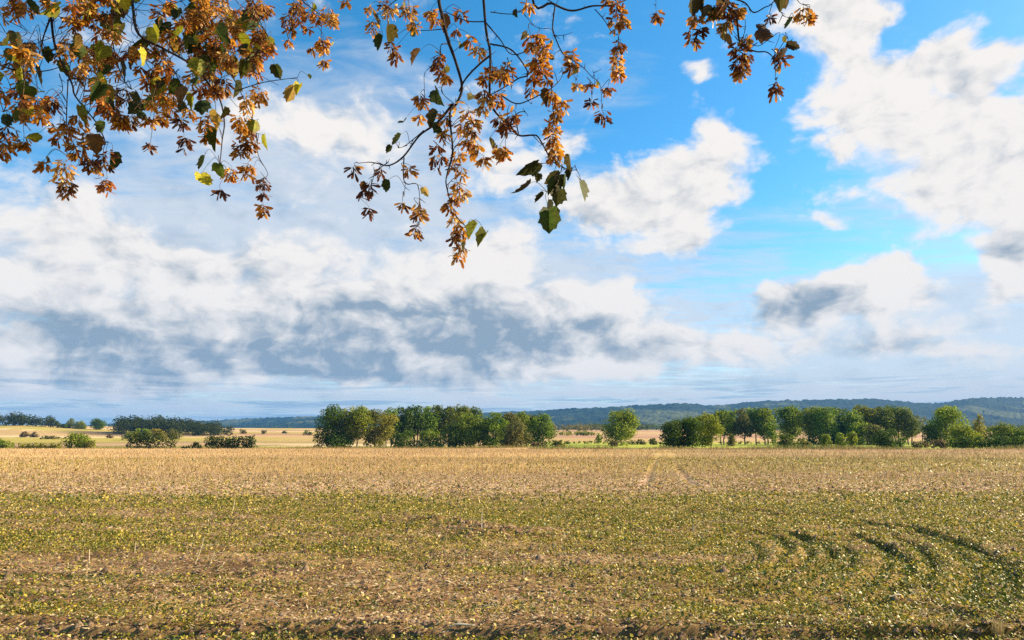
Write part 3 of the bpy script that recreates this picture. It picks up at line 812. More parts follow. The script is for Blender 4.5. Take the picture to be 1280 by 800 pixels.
def plant(name, kind, px, Y, hpx, wpx, pal, label, cat, group=None, n=None, bark=(.10, .085, .065)):
    base = stand(px, Y); H = hpx * Y / 866.0; W = 1.16 * wpx * Y / 866.0
    base.z -= .05
    rng = np.random.RandomState(int(px * 7 + Y * 3 + hpx) % 100000)
    root = empty(name, base, label, cat, group)
    cl = tree_shape(kind, H, W, rng)
    area = sum(c[3] * c[4] + c[3] * c[5] for c in cl)
    size = max(.16, min(.85, 2.2 * Y / 866.0))
    cov = {'tall': 8.5, 'full': 8.5, 'slim': 9.0, 'thin': 4.0, 'shrub': 8.5, 'hedge': 8.5}[kind]
    if n is None: n = int(min(9000, max(160, area * cov / (size * size))))
    V, Q, c = foliage(rng, cl, n, size, pal)
    c = c * np.array((rng.uniform(.82, 1.08), rng.uniform(.98, 1.22), 1.0))[None]
    mesh_np('crown', V, Q, M_FOL, c, root)
    mb = MB()
    if kind in ('tall', 'full', 'thin', 'slim'):
        r0 = max(.10, H * .018); stems = 2 if kind == 'thin' or (kind == 'tall' and rng.rand() < .35) else 1
        for s_ in range(stems):
            ox = (s_ - (stems - 1) / 2) * W * .12
            top = Vector((ox * 2.2 + rng.normal(0, W * .04), rng.normal(0, W * .04), H * .86))
            limb(mb, rng, (ox, 0, -.2), top, r0, r0 * .25, bark, 6, 6, .03)
            for i in range(7):
                t = rng.uniform(.25, .8); a = Vector((ox, 0, 0)).lerp(top, t)
                q = cl[rng.randint(len(cl))]
                limb(mb, rng, a, (q[0], q[1], max(q[2], a.z + .2)), r0 * .42 * (1 - t * .6), r0 * .1, bark, 4, 3, .08)
        mb.build('trunk', M_BARK, root)
    else:
        for i in range(5):
            q = cl[rng.randint(len(cl))]
            limb(mb, rng, (0, 0, -.1), (q[0], q[1], q[2]), .05 * H / 2, .01, bark, 4, 3, .06)
        mb.build('stem', M_BARK, root)
    return root

# --- the central copse
plant('broad_tree', 'full', 421, 236, 49, 44, 'dark', 'dark rounded tree at the left end of the central copse', 'tree')
plant('young_tree', 'thin', 401, 232, 29, 17, 'dark', 'small sparse dark tree leaning off the left end of the central copse', 'tree')
plant('forked_tree', 'tall', 446, 238, 50, 38, 'light', 'pale green tree on forked bare trunks beside the dark rounded tree', 'tree')
plant('autumn_tree', 'full', 468, 242, 47, 27, 'olive', 'brownish olive tree between the forked pale tree and the yellowing tree', 'tree')
plant('autumn_tree', 'full', 483, 238, 45, 25, 'yellow', 'yellowing tree, the most golden one in the central copse', 'tree')
plant('round_shrub', 'shrub', 503, 234, 23, 32, 'dark', 'dark round shrub at the foot of the tall trees beside the yellowing tree', 'shrub')
G1 = 'tall trees in the back row of the central copse'
for k, (px, h, w) in enumerate(((489, 50, 24), (503, 52, 26), (519, 53, 26), (534, 52, 24), (548, 53, 26), (562, 51, 24), (577, 52, 26), (590, 51, 24))):
    plant('tall_tree', 'tall', px, 285 + (k * 37) % 17, h, w, 'dark' if k % 3 else 'mid', 'tall dark tree on a bare trunk in the back row of the central copse', 'tree', G1)
plant('round_shrub', 'shrub', 541, 236, 26, 36, 'mid', 'lighter topped round shrub before the bare trunks of the central copse', 'shrub')
plant('bushy_tree', 'full', 567, 238, 30, 24, 'dark', 'low dark bushy tree right of the lighter topped round shrub', 'tree')
plant('bushy_tree', 'full', 587, 240, 42, 32, 'mid', 'broad green tree standing in front of the right end of the tall back row', 'tree')
plant('dark_tree', 'full', 604, 246, 36, 24, 'dark', 'darkest narrow tree in the gap right of the tall back row', 'tree')
plant('bushy_tree', 'full', 620, 240, 43, 30, 'mid', 'green tree with a high uneven top, tallest of the right half of the central copse', 'tree')
plant('bushy_tree', 'full', 637, 246, 42, 28, 'olive', 'browned tree behind the low olive tree in the central copse', 'tree')
plant('bushy_tree', 'full', 652, 252, 42, 26, 'mid', 'green tree between the browned tree and the right end of the central copse', 'tree')
plant('low_tree', 'full', 645, 228, 29, 34, 'olive', 'low olive green tree at the front edge of the central copse', 'tree')
plant('bushy_tree', 'full', 664, 258, 39, 22, 'dark', 'dark tree last but one at the right end of the central copse', 'tree')
plant('bushy_tree', 'full', 678, 252, 39, 27, 'mid', 'green tree at the right end of the central copse', 'tree')
plant('low_bush', 'shrub', 697, 205, 10, 20, 'olive', 'small dark olive bush on the field edge right of the central copse', 'bush')
plant('low_bush', 'shrub', 673, 212, 7, 22, 'rust', 'low brown bush under the right end of the central copse', 'bush')
plant('low_bush', 'shrub', 397, 232, 6, 10, 'rust', 'tiny brown bush left of the central copse', 'bush')
# --- the lone tree and the meadow
plant('lone_tree', 'full', 776, 262, 43, 39, 'light', 'lone round tree standing by itself on the meadow', 'tree')
plant('young_tree', 'slim', 748, 360, 14, 8, 'light', 'slim young tree on the meadow left of the lone round tree', 'tree')
plant('low_bush', 'shrub', 766, 225, 8, 12, 'rust', 'rusty brown bush at the foot of the lone round tree', 'bush')
plant('low_bush', 'shrub', 796, 300, 8, 20, 'olive', 'olive bush right of the lone round tree', 'bush')
plant('low_bush', 'shrub', 816, 290, 9, 7, 'dark', 'small upright dark bush left of the dark right copse', 'bush')
# --- the right copse
plant('dark_tree', 'full', 838, 168, 31, 26, 'dark', 'dark tree forming the left end of the right copse', 'tree')
plant('dark_tree', 'full', 851, 172, 34, 26, 'dark', 'dark tree beside the left end of the right copse', 'tree')
plant('dark_tree', 'full', 864, 170, 38, 26, 'dark', 'dark pointed tree in the middle of the dense right copse', 'tree')
plant('dark_tree', 'full', 877, 176, 42, 24, 'mid', 'taller tree with a rusty tip between dark trees of the right copse', 'tree')
plant('bright_tree', 'full', 888, 166, 45, 26, 'light', 'bright topped tree at the sunny right end of the dense right copse', 'tree')
G2 = 'tall trees in the row behind the meadow'
for k, (px, h, w, p) in enumerate(((903, 44, 22, 'mid'), (917, 45, 25, 'mid'), (931, 47, 24, 'olive'), (945, 47, 25, 'mid'), (958, 46, 26, 'mid'))):
    plant('tall_tree', 'tall', px, 292 + (k * 23) % 15, h, w, p, 'tall tree with a bare trunk in the row directly right of the bright topped tree', 'tree', G2)
plant('leaning_tree', 'full', 966, 270, 36, 16, 'light', 'lower bright green tree at the gap ending the first row behind the meadow', 'tree')
plant('young_tree', 'slim', 915, 235, 17, 10, 'olive', 'slim olive young tree on the meadow before the first tall row', 'tree')
plant('tall_tree', 'tall', 988, 300, 46, 34, 'mid', 'broad headed tall tree right of the gap behind the meadow', 'tree')
plant('tall_tree', 'tall', 1011, 290, 46, 27, 'mid', 'slender tall tree with a crooked side, second from the gap behind the meadow', 'tree')
plant('round_shrub', 'shrub', 1021, 300, 19, 24, 'dark', 'dark blue green shrub under the slender crooked tall tree', 'shrub')
G3 = 'tall trees in the long row at right'
for k, (px, h, w, p) in enumerate(((1033, 47, 32, 'mid'), (1052, 47, 28, 'dark'), (1068, 44, 24, 'light'), (1086, 49, 30, 'mid'), (1104, 48, 28, 'dark'), (1121, 48, 30, 'mid'), (1137, 46, 28, 'olive'))):
    plant('tall_tree', 'tall' if k != 1 else 'full', px, 285 + (k * 29) % 19, h, w, p, 'tall tree in the long dense row standing behind the clipped small shrubs', 'tree', G3)
plant('under_tree', 'full', 1044, 296, 28, 20, 'dark', 'dark low tree filling the row behind the left clipped shrub', 'tree')
plant('under_tree', 'full', 1075, 280, 27, 26, 'light', 'pale low tree filling the row behind the right clipped shrub', 'tree')
plant('under_tree', 'full', 1092, 272, 26, 20, 'olive', 'olive low tree beside the tall dark shrub', 'tree')
plant('round_shrub', 'shrub', 985, 168, 19, 26, 'dark', 'largest dark round shrub at the meadow edge, on several stems', 'shrub')
plant('small_shrub', 'shrub', 1004, 172, 15, 12, 'olive', 'small olive shrub touching the largest round shrub', 'shrub')
plant('clipped_shrub', 'full', 1031, 168, 17, 14, 'light', 'olive rounded shrub standing alone on the meadow edge', 'shrub')
plant('clipped_shrub', 'full', 1052, 170, 20, 12, 'light', 'egg shaped shrub, left of the close pair on the meadow edge', 'shrub')
plant('clipped_shrub', 'full', 1066, 168, 20, 12, 'light', 'egg shaped shrub, right of the close pair on the meadow edge', 'shrub')
plant('dark_shrub', 'shrub', 1109, 170, 27, 24, 'dark', 'tall dark shrub with an olive top right of the clipped shrubs', 'shrub')
plant('dark_shrub', 'shrub', 1124, 205, 14, 16, 'dark', 'low dark shrub leaning on the tall dark shrub', 'shrub')
plant('bare_tree', 'thin', 1155, 270, 38, 15, 'grey', 'grey nearly leafless tree between the long row and the golden topped tree', 'tree', None, 200, (.26, .22, .17))
plant('low_bush', 'shrub', 1150, 175, 10, 22, 'rust', 'reddish bush under the grey nearly leafless tree', 'bush')
plant('low_bush', 'shrub', 1174, 172, 12, 20, 'rust', 'reddish bush under the golden topped tree', 'bush')
plant('golden_tree', 'full', 1184, 232, 47, 38, 'light', 'broad tall tree with a golden lit top near the right edge', 'tree')
plant('under_tree', 'full', 1166, 228, 28, 20, 'dark', 'dark low tree leaning on the golden topped tree', 'tree')
plant('low_tree', 'full', 1206, 180, 25, 30, 'mid', 'low rounded tree between the golden topped tree and the yellow spire tree', 'tree')
plant('spire_tree', 'slim', 1226, 215, 42, 22, 'yellow', 'pointed yellow green tree rising alone above the dark hedge', 'tree')
plant('low_tree', 'full', 1254, 200, 27, 32, 'light', 'low pale tree behind the dark hedge, left of the frame edge', 'tree')
plant('low_tree', 'full', 1281, 195, 22, 26, 'mid', 'low green tree behind the dark hedge, cut by the frame edge', 'tree')
plant('low_tree', 'full', 1312, 195, 26, 30, 'mid', 'green tree beyond the right end of the dark hedge', 'tree')
plant('hedge', 'hedge', 1245, 158, 17, 110, 'dark', 'long low dark hedge along the field edge at far right', 'hedge', None, 4200)
# --- bushes at left
plant('bush', 'shrub', 98, 178, 23, 28, 'mid', 'loose olive green bush standing alone on the left field edge', 'bush')
plant('bush', 'hedge', 190, 180, 24, 38, 'wood', 'dark green wide bush in front of the pale shrubs at left', 'bush')
plant('bush', 'shrub', 245, 190, 9, 14, 'wood', 'small dark round bush beside the long dark bush', 'bush')
plant('bush', 'shrub', 232, 188, 4, 8, 'wood', 'tiny dark bush left of the small dark round bush', 'bush')
plant('bush', 'hedge', 288, 186, 18, 56, 'wood', 'long dark bush like a clipped hedge left of the central copse', 'bush')
plant('bush', 'shrub', 3, 186, 13, 30, 'mid', 'low green bush cut by the left frame edge', 'bush')
plant('bush', 'hedge', 50, 172, 8, 48, 'yellow', 'low spreading yellow green bush left of the loose olive bush', 'bush')
plant('bush', 'shrub', 113, 176, 11, 14, 'olive', 'small browned bush leaning on the loose olive bush', 'bush')
for px, Y, h, w, p, lb in ((163, 420, 12, 16, 'yellow', 'pale shrub at the left end of the light row below the wood'), (178, 415, 16, 20, 'light', 'tallest pale shrub of the light row below the wood'),
                           (196, 410, 15, 18, 'yellow', 'pale yellow shrub directly behind the wide dark bush'), (214, 418, 14, 20, 'olive', 'browned pale shrub at the right end of the light row'),
                           (30, 480, 8, 7, 'rust', 'dark brown bush on the left slope, left of a pair'), (42, 480, 8, 8, 'rust', 'dark brown bush on the left slope, right of a pair'),
                           (62, 440, 5, 28, 'olive', 'flat brown thicket across the left slope'), (137, 470, 6, 8, 'rust', 'small reddish bush on the slope below the wood'),
                           (302, 640, 6, 10, 'olive', 'olive bush on the slope right of the wood'), (330, 640, 5, 7, 'olive', 'small bush in the pale field between wood and copse'),
                           (356, 660, 4, 6, 'dark', 'dark speck of a bush in the pale field left of the copse'), (384, 600, 7, 9, 'olive', 'olive bush in the pale field nearest the copse')):
    plant('bush', 'shrub', px, Y, h, w, p, lb, 'bush')
for px, Y, h, w, p, kd, lb in ((86, 705, 13, 10, 'mid', 'slim', 'small upright tree alone on the left skyline'), (98, 705, 9, 12, 'mid', 'full', 'low tree on the left skyline right of the upright one'),
                           (79, 700, 5, 8, 'dark', 'full', 'dark low tree at the foot of the upright skyline tree'), (120, 700, 12, 16, 'dark', 'full', 'round topped tree on the left skyline next to the wood'),
                           (70, 700, 7, 7, 'dark', 'full', 'small tree ending the left skyline trees')):
    plant('skyline_tree', kd, px, Y, h, w, p, lb, 'tree')

# --- woods and hedgerows far off, each read as one mass
def mass(name, rows, label, cat, pal, dens=1.0, kind=None, seed=5):
    rng = np.random.RandomState(seed); cl = []
    for px0, px1, Y0, Y1, h, m in rows:
        for i in range(m):
            px = rng.uniform(px0, px1); Y = rng.uniform(Y0, Y1); b = stand(px, Y); H = h * Y / 866 * rng.uniform(.75, 1.12); r = H * rng.uniform(.28, .40)
            for q in range(3): cl.append((b.x + rng.normal(0, r * .5), b.y + rng.normal(0, r * .5), b.z + H * rng.uniform(.25, .75), r, r, H * .33))
    size = 2.0 * rows[0][2] / 866; area = sum(c[3] * c[4] + c[3] * c[5] for c in cl)
    V, Q, c = foliage(rng, cl, int(min(26000, area * 3.2 * dens / size ** 2)), size, pal)
    o = mesh_np(name, V, Q, M_FOL, c)
    return tag(o, label, cat, None, kind)
mass('woodland', [(143, 182, 560, 650, 20, 34), (180, 240, 560, 650, 20, 55), (236, 270, 560, 650, 18, 28), (266, 285, 570, 630, 11, 14)], 'dense dark wood on the slope at left', 'wood', 'wood', 1.8, 'stuff', 6)
mass('treeline', [(-90, 24, 690, 760, 17, 60), (20, 62, 690, 740, 14, 26)], 'line of trees along the skyline at far left', 'trees', 'wood', 1.0, 'stuff', 7)
mass('far_hedgerow', [(680, 735, 860, 930, 10, 26), (720, 760, 900, 960, 8, 16)], 'brownish green hedgerow behind the pink field left of the lone tree', 'hedge', 'olive', 1.0, None, 8)
mass('far_hedgerow', [(735, 850, 1020, 1060, 8, 110)], 'dark straight hedgerow at the foot of the hills behind the lone tree', 'hedge', 'dark', 1.0, None, 9)
mass('far_hedgerow', [(700, 745, 640, 650, 5, 70)], 'low yellow green hedgerow across the pink field', 'hedge', 'light', 1.0, None, 10)
mass('far_hedgerow', [(850, 1010, 980, 1020, 8, 130)], 'dark hedgerow seen through the trunks of the first tall row', 'hedge', 'dark', 1.0, None, 12)
mass('far_hedgerow', [(1010, 1320, 900, 960, 9, 190)], 'dark hedgerow below the hills behind the long row of tall trees', 'hedge', 'dark', 1.0, None, 13)
mass('meadow_hedge', [(706, 770, 318, 322, 4.2, 34), (770, 826, 318, 322, 3.6, 28)], 'low dark hedge across the meadow behind the fence posts', 'hedge', 'dark', 1.0, None, 14)
mass('meadow_hedge', [(894, 985, 322, 328, 4.0, 44)], 'low dark hedge along the meadow under the first tall row', 'hedge', 'dark', 1.0, None, 15)
mass('meadow_hedge', [(1005, 1105, 310, 318, 4.5, 46)], 'low dark hedge along the meadow under the long tall row', 'hedge', 'dark', 1.0, None, 16)
# scattered woods on the plain below the hills
mass('far_woods', [(-300, 720, 1600, 2400, 7, 140), (720, 1700, 1500, 2400, 6, 220)], 'scattered far woods on the plain below the blue hills', 'woods', 'dark', .8, 'stuff', 17)
# ------------------------------------------------------------------ the maple whose branches hang into the view
MR = np.random.RandomState(77)
BARKC = (.040, .030, .025)
def smooth_path(pts, k=4):
    """Catmull-Rom through the points"""
    P = [Vector(p) for p in pts]; out = []
    for i in range(len(P) - 1):
        p0 = P[max(i - 1, 0)]; p1 = P[i]; p2 = P[i + 1]; p3 = P[min(i + 2, len(P) - 1)]
        for s in range(k):
            t = s / k
            out.append(.5 * ((2 * p1) + (p2 - p0) * t + (2 * p0 - 5 * p1 + 4 * p2 - p3) * t * t + (3 * p1 - p0 - 3 * p2 + p3) * t ** 3))
    out.append(P[-1]); return out

LEAF_OUT = [(0, 0), (.12, -.09), (.32, -.10), (.40, .02), (.50, .10), (.46, .20), (.50, .30), (.55, .46), (.44, .49), (.36, .56), (.32, .72), (.20, .78), (.11, .90), (0, 1.04)]
LEAF_OUT = LEAF_OUT + [(-x, y) for x, y in LEAF_OUT[-2:0:-1]]
def add_leaf(mb, p, down, size, tone, rng):
    """five-lobed maple leaf, folded along its midrib and curled; p is the stalk end"""
    y = Vector(down).normalized(); ang = rng.uniform(0, 6.28)
    x = y.cross(Vector((math.cos(ang), math.sin(ang), rng.uniform(-.3, .3)))).normalized(); z = x.cross(y)
    fold = rng.uniform(.25, 1.15); curl = rng.uniform(-.3, .8); skew = rng.uniform(-.12, .12)
    col = Vector(tone); brown = Vector((.17, .075, .025)); bt = rng.uniform(.0, .9) if rng.rand() < .6 else 0
    pts, cols = [], []
    def P(u, v):
        return p + x * (u * math.cos(fold) + skew * v) * size + y * (v * math.cos(curl * .8 * v)) * size + z * (abs(u) * math.sin(fold) + curl * v * v * .6) * size
    for (u, v) in LEAF_OUT:
        j = 1 + rng.uniform(-.06, .06)
        pts.append(P(u * j, v * j)); r = math.hypot(u, v - .3)
        cols.append(col.lerp(brown, min(1, max(0, bt * (r * 1.9 - .35) + rng.uniform(-.12, .12)))))
    n0 = len(LEAF_OUT)
    mids = [(0, .0), (0, .18), (0, .42), (0, .7)]
    for u, v in mids: pts.append(P(u, v)); cols.append(col * rng.uniform(.85, 1.2))
    h = n0 // 2   # index of the tip
    faces = []
    def strip(idx):
        for a, b in zip(idx[:-1], idx[1:]):
            va = LEAF_OUT[a][1]; vb = LEAF_OUT[b][1]
            ma = min(range(4), key=lambda k: abs(mids[k][1] - va * .75)); mb_ = min(range(4), key=lambda k: abs(mids[k][1] - vb * .75))
            faces.append((a, b, n0 + mb_))
            if ma != mb_: faces.append((a, n0 + mb_, n0 + ma))
    strip(list(range(0, h + 1))); strip(list(range(h, n0)) + [0])
    mb.poly(pts, cols, faces)

def add_samara(mb, p, d, size, tone, rng):
    """one winged seed: nutlet and a long curved wing"""
    d = Vector(d).normalized(); s = d.cross(Vector(rng.normal(0, 1, 3))).normalized(); n = d.cross(s)
    bend = rng.uniform(-.3, .3); c = Vector(tone)
    def P(v, u, w=0.0): return p + d * v * size + s * u * size + n * (bend * v * v + w) * size
    pts = [P(0, 0), P(.16, .07, .05), P(.16, -.07, -.03), P(.45, .14), P(.42, -.09), P(.78, .21), P(.78, -.10), P(1.0, .09), P(.98, -.02)]
    dk = c * .55
    cols = [dk, dk, dk, c * .8, c * .7, c * 1.1, c, c * 1.35, c * 1.3]
    mb.poly(pts, cols, [(0, 1, 2), (1, 3, 4, 2), (3, 5, 6, 4), (5, 7, 8, 6)])

SEEDC = [((.56, .23, .022), .28), ((.66, .33, .035), .22), ((.80, .52, .17), .14), ((.40, .12, .015), .20), ((.13, .045, .014), .16)]
def seed_tone(rng, dark=0.0):
    if rng.rand() < dark: return np.array((.13, .045, .020)) * rng.uniform(.7, 1.5)
    r = rng.rand(); a = 0
    for c, w in SEEDC:
        a += w
        if r < a: return np.array(c) * rng.uniform(.8, 1.2)
    return np.array(SEEDC[0][0])
LEAFC = [((.060, .090, .012), .26), ((.038, .060, .012), .2), ((.23, .24, .016), .28), ((.46, .42, .025), .20), ((.36, .24, .04), .05), ((.13, .07, .02), .09)]
def leaf_tone(rng, dark=0.0):
    if rng.rand() < dark: return np.array((.032, .050, .012)) * rng.uniform(.8, 1.3)
    r = rng.rand(); a = 0
    for c, w in LEAFC:
        a += w
        if r < a: return np.array(c) * rng.uniform(.85, 1.15)
    return np.array(LEAFC[0][0])

def add_bunch(seeds, wood, top, rad, rng, dark=0.0, fill=1.0):
    """a hanging bunch of paired winged seeds below the point top, about rad metres in radius"""
    nst = max(2, int(3 + rad / .02)); 
    n = int(np.clip(rad / .0014 * fill, 5, 54))
    axis = Vector((rng.normal(0, .15), rng.normal(0, .15), -1)).normalized()
    tip = top + axis * rad * 1.7
    wood.tube([top, top.lerp(tip, .5) + Vector(rng.normal(0, rad * .06, 3)), tip], [.0012, .001, .0007], (.20, .13, .06), 3)
    tone0 = seed_tone(rng, dark) * rng.uniform(.6, 1.3)
    for i in range(n):
        t = rng.uniform(.1, 1.0); q = top.lerp(tip, t)
        a = rng.uniform(0, 6.28); out = Vector((math.cos(a), math.sin(a), rng.uniform(-.9, .1)))
        e = q + out * rad * rng.uniform(.25, .62)
        if i % 2 == 0: wood.tube([q, e], [.0007, .0006], (.22, .14, .06), 3)
        side = Vector((-math.sin(a), math.cos(a), 0)); sz = rng.uniform(.034, .050)
        tone = tone0 * .45 + seed_tone(rng, dark) * .55
        for sg in (-1, 1):
            if rng.rand() < .9: add_samara(seeds, e, out * .55 + side * sg * .55 + Vector((0, 0, rng.uniform(-1.1, .0))), sz, tone * rng.uniform(.85, 1.15), rng)

M2P = F / .985                                  # pixels per unit at unit depth, near enough for sizes
BRANCHES = []
class Branch:
    def __init__(s, seed): s.wood = MB(); s.leaf = MB(); s.seed = MB(); s.rng = np.random.RandomState(seed); s.nodes = []; s.bl = []; s.ll = []; BRANCHES.append(s)
    def path(s, pix, Y0, Y1, r0, r1, back=None):
        """a branch through picture points, its depth running from Y0 to Y1; back = points behind its start (world)"""
        n = len(pix); pts = [at(px, py, Y0 + (Y1 - Y0) * i / max(n - 1, 1)) for i, (px, py) in enumerate(pix)]
        for i in range(1, n - 1): pts[i] = pts[i] + Vector((0, s.rng.normal(0, .03), 0))
        bk = [Vector(b) for b in (back or [])]
        sp = smooth_path(bk + pts, 5); m = len(sp)
        rb = r0 * 1.25 if bk else r0
        s.wood.tube(sp, [(rb + (r1 - rb) * (i / (m - 1)) ** .8) * (1 + .12 * s.rng.rand()) for i in range(m)], BARKC, 6)
        for i, q in enumerate(sp):
            s.nodes.append(q)
            if r0 < .008 and s.rng.rand() < .18:           # buds and spurs along the thin twigs
                s.wood.tube([q, q + Vector(s.rng.normal(0, .018, 3))], [.0025, .0008], BARKC, 4)
        return pts
    def project(s, q):
        y = q.y; d = Vector((q.x, q.y, q.z - EYE)); fw = d.y * math.cos(PITCH) + d.z * math.sin(PITCH); up = -d.y * math.sin(PITCH) + d.z * math.cos(PITCH)
        return (640 + F * d.x / fw, 400 - F * up / fw)
    def near(s, px, py):
        best = None
        for q in s.nodes:
            x, y = s.project(q); dd = math.hypot(x - px, (y - py)) + (25 if y > py + 4 else 0)
            if best is None or dd < best[0]: best = (dd, q)
        return best[1]
    def stalk(s, q, e, r=.0016):
        mid = q.lerp(e, .5) + Vector((s.rng.normal(0, .015), s.rng.normal(0, .015), .02 + .25 * abs(q.x - e.x)))
        sp = smooth_path([q, mid, e], 4)
        s.wood.tube(sp, [r * 1.3 + (r * .6 - r * 1.3) * i / (len(sp) - 1) for i in range(len(sp))], (.085, .055, .035), 4)
    def bunch(s, px, py, rpx, dark=0.0, jit=.25, fill=1.0):
        q = s.near(px, py); Y = q.y + s.rng.uniform(-jit, jit); rad = rpx * Y / M2P
        top = at(px, py - rpx * .85, Y); s.stalk(q, top)
        mb = MB(); add_bunch(mb, s.wood, top, rad * .95, s.rng, dark, fill); s.bl.append((rpx if py > 4 else rpx * .3, mb, top))
    def leafat(s, px, py, rpx, dark=0.3, jit=.2, down=None, tone=None):
        q = s.near(px, py); Y = q.y + s.rng.uniform(-jit, jit); L = 2.0 * rpx * Y / M2P
        dn = Vector(down) if down else Vector((s.rng.normal(0, .45), s.rng.normal(0, .45), -1)).normalized()
        c = at(px, py, Y); top = c - dn * L * .5
        s.stalk(q, top, .0012)
        mb = MB(); add_leaf(mb, top, dn, L, tone if tone is not None else leaf_tone(s.rng, dark), s.rng); s.ll.append((rpx if py > 4 else rpx * .3, mb, top))
    def build(s, parent):
        s.obj = s.wood.build('branch', M_BARK, parent, smooth=True)
def merge(mbs):
    m = MB()
    for q in mbs: m.poly(q.v, q.c, q.f)
    return m
def build_hangings():
    """the largest hundred seed bunches and leaves each on their own; the many small ones as one mesh per branch"""
    for attr, one, many, mat in (('bl', 'seed_bunch', 'small_seeds', M_SEED), ('ll', 'leaf', 'small_leaves', M_LEAF)):
        rank = sorted((q[0] for b in BRANCHES for q in getattr(b, attr)), reverse=True)
        cut = rank[min(100, len(rank) - 1)]
        for b in BRANCHES:
            if b.obj is None: continue
            rest = []
            for r_, mb, top in getattr(b, attr):
                if r_ > cut:
                    mb.v = [v - top for v in mb.v]; o = mb.build(one, mat, b.obj); o.location = top
                else: rest.append(mb)
            rest.append(b.seed if attr == 'bl' else b.leaf)
            m = merge(rest)
            if m.f: tag(m.build(many, mat, b.obj), kind='stuff')

maple = empty('maple_tree', (0, 0, 0), 'autumn maple whose branches of brown winged seeds hang across the top of the sky', 'tree')
# trunk and limbs (behind and above the camera)
T = MB()
tp = [(-4.4, -3.4, -.2), (-4.35, -3.35, .5), (-4.3, -3.2, 2.2), (-4.1, -2.9, 4.6), (-4.0, -2.6, 7.5), (-4.1, -2.5, 10.5), (-4.0, -2.4, 12.6)]
T.tube(smooth_path(tp, 4), list(np.interp(np.linspace(0, 1, 25), [0, .1, .4, 1], [.46, .33, .26, .05])), BARKC, 12)
LIMBS = {'a': [(-4.15, -3.0, 4.0), (-3.6, -1.2, 5.3), (-2.9, .9, 5.9), (-2.6, 2.6, 5.6), (-2.4, 3.6, 5.2)],
         'b': [(-4.1, -2.9, 4.8), (-2.6, -1.2, 6.0), (-1.2, .8, 6.4), (-.5, 2.4, 5.9), (-.35, 3.2, 5.2)],
         'c': [(-4.05, -2.8, 5.4), (-2.0, -1.3, 6.7), (.0, .6, 7.0), (.9, 2.2, 6.2), (1.15, 3.0, 5.4)],
         'd': [(-4.1, -2.9, 5.0), (-4.7, -.8, 6.3), (-4.6, 1.4, 6.4), (-4.2, 3.2, 5.8), (-3.6, 4.0, 5.3)]}
for k_, P_ in LIMBS.items():
    sp = smooth_path(P_, 5); T.tube(sp, [.13 + (.022 - .13) * (i / (len(sp) - 1)) ** .7 for i in range(len(sp))], BARKC, 8)
trunk = T.build('trunk', M_BARK, maple, smooth=True)

# --- the dense mass at left
B = Branch(21)
B.path([(58, -25), (64, 20), (70, 60), (85, 100), (100, 125), (118, 152), (132, 178)], 3.5, 3.3, .008, .0025, [LIMBS['a'][3], (-2.55, 3.1, 5.2)])
B.path([(160, -25), (172, 15), (180, 50), (205, 62), (240, 82), (265, 110), (280, 132), (282, 155), (275, 172), (275, 205)], 3.6, 3.3, .009, .002, [LIMBS['a'][3], (-2.4, 3.3, 5.1)])
B.path([(245, -25), (248, 20), (252, 45), (262, 66), (285, 85), (300, 112), (312, 140)], 3.9, 3.7, .006, .002, [LIMBS['a'][4]])
B.path([(70, 60), (52, 78), (36, 96), (18, 118), (4, 140)], 3.45, 3.3, .005, .002)
B.path([(180, 50), (212, 82), (222, 105), (228, 140)], 3.55, 3.4, .004, .0015)
B.path([(64, 20), (48, 40), (46, 66), (38, 84)], 3.45, 3.2, .005, .002)
B.path([(-30, 60), (8, 84), (60, 92), (88, 78)], 3.2, 3.5, .005, .002)
B.path([(312, 140), (322, 170), (324, 195), (331, 212), (331, 222)], 3.7, 3.6, .0025, .0012)
B.path([(85, 100), (88, 140), (86, 175), (84, 195)], 3.4, 3.3, .003, .0015)
B.path([(300, 112), (330, 108), (352, 99), (372, 97)], 3.75, 3.7, .003, .0015)
B.path([(150, -20), (140, 40), (148, 90), (165, 112)], 3.9, 3.7, .005, .002)
B.path([(285, 85), (318, 72), (335, 62)], 3.85, 3.8, .003, .0015)
B.path([(205, 62), (196, 95), (193, 130)], 3.5, 3.4, .003, .0013)
B.path([(310, -20), (322, 20), (338, 52)], 4.2, 4.1, .004, .002)
# traced bunches: (x, y, r)
for px, py, r, dk in ((5, 185, 14, .1), (12, 168, 14, .2), (30, 176, 10, .2), (75, 165, 13, .5), (84, 212, 17, .2), (95, 188, 15, .0), (83, 234, 13, .8), (86, 158, 9, 0), (112, 172, 10, .4), (116, 205, 10, .5), (133, 198, 15, .3),
                      (134, 230, 11, .1), (56, 205, 7, .1), (157, 118, 13, .2), (150, 150, 12, .1), (164, 150, 9, .4), (188, 152, 9, .4), (203, 148, 8, .1), (228, 152, 9, .7), (230, 177, 9, 1), (188, 182, 4, 1), (262, 168, 11, .1),
                      (258, 150, 10, .2), (274, 238, 6, 1), (290, 216, 9, .2), (310, 212, 11, .0), (300, 152, 12, .0), (302, 186, 15, .2), (315, 180, 11, .1), (308, 165, 12, .1), (331, 229, 8, 1), (329, 241, 4, 1), (329, 262, 8, .0),
                      (322, 118, 13, .3), (308, 128, 10, .0), (325, 42, 12, .1), (337, 60, 10, .0), (300, 20, 14, .1), (282, 30, 14, .1), (318, 75, 12, .1), (276, 60, 12, .0)):
    B.bunch(px, py, r, dk)
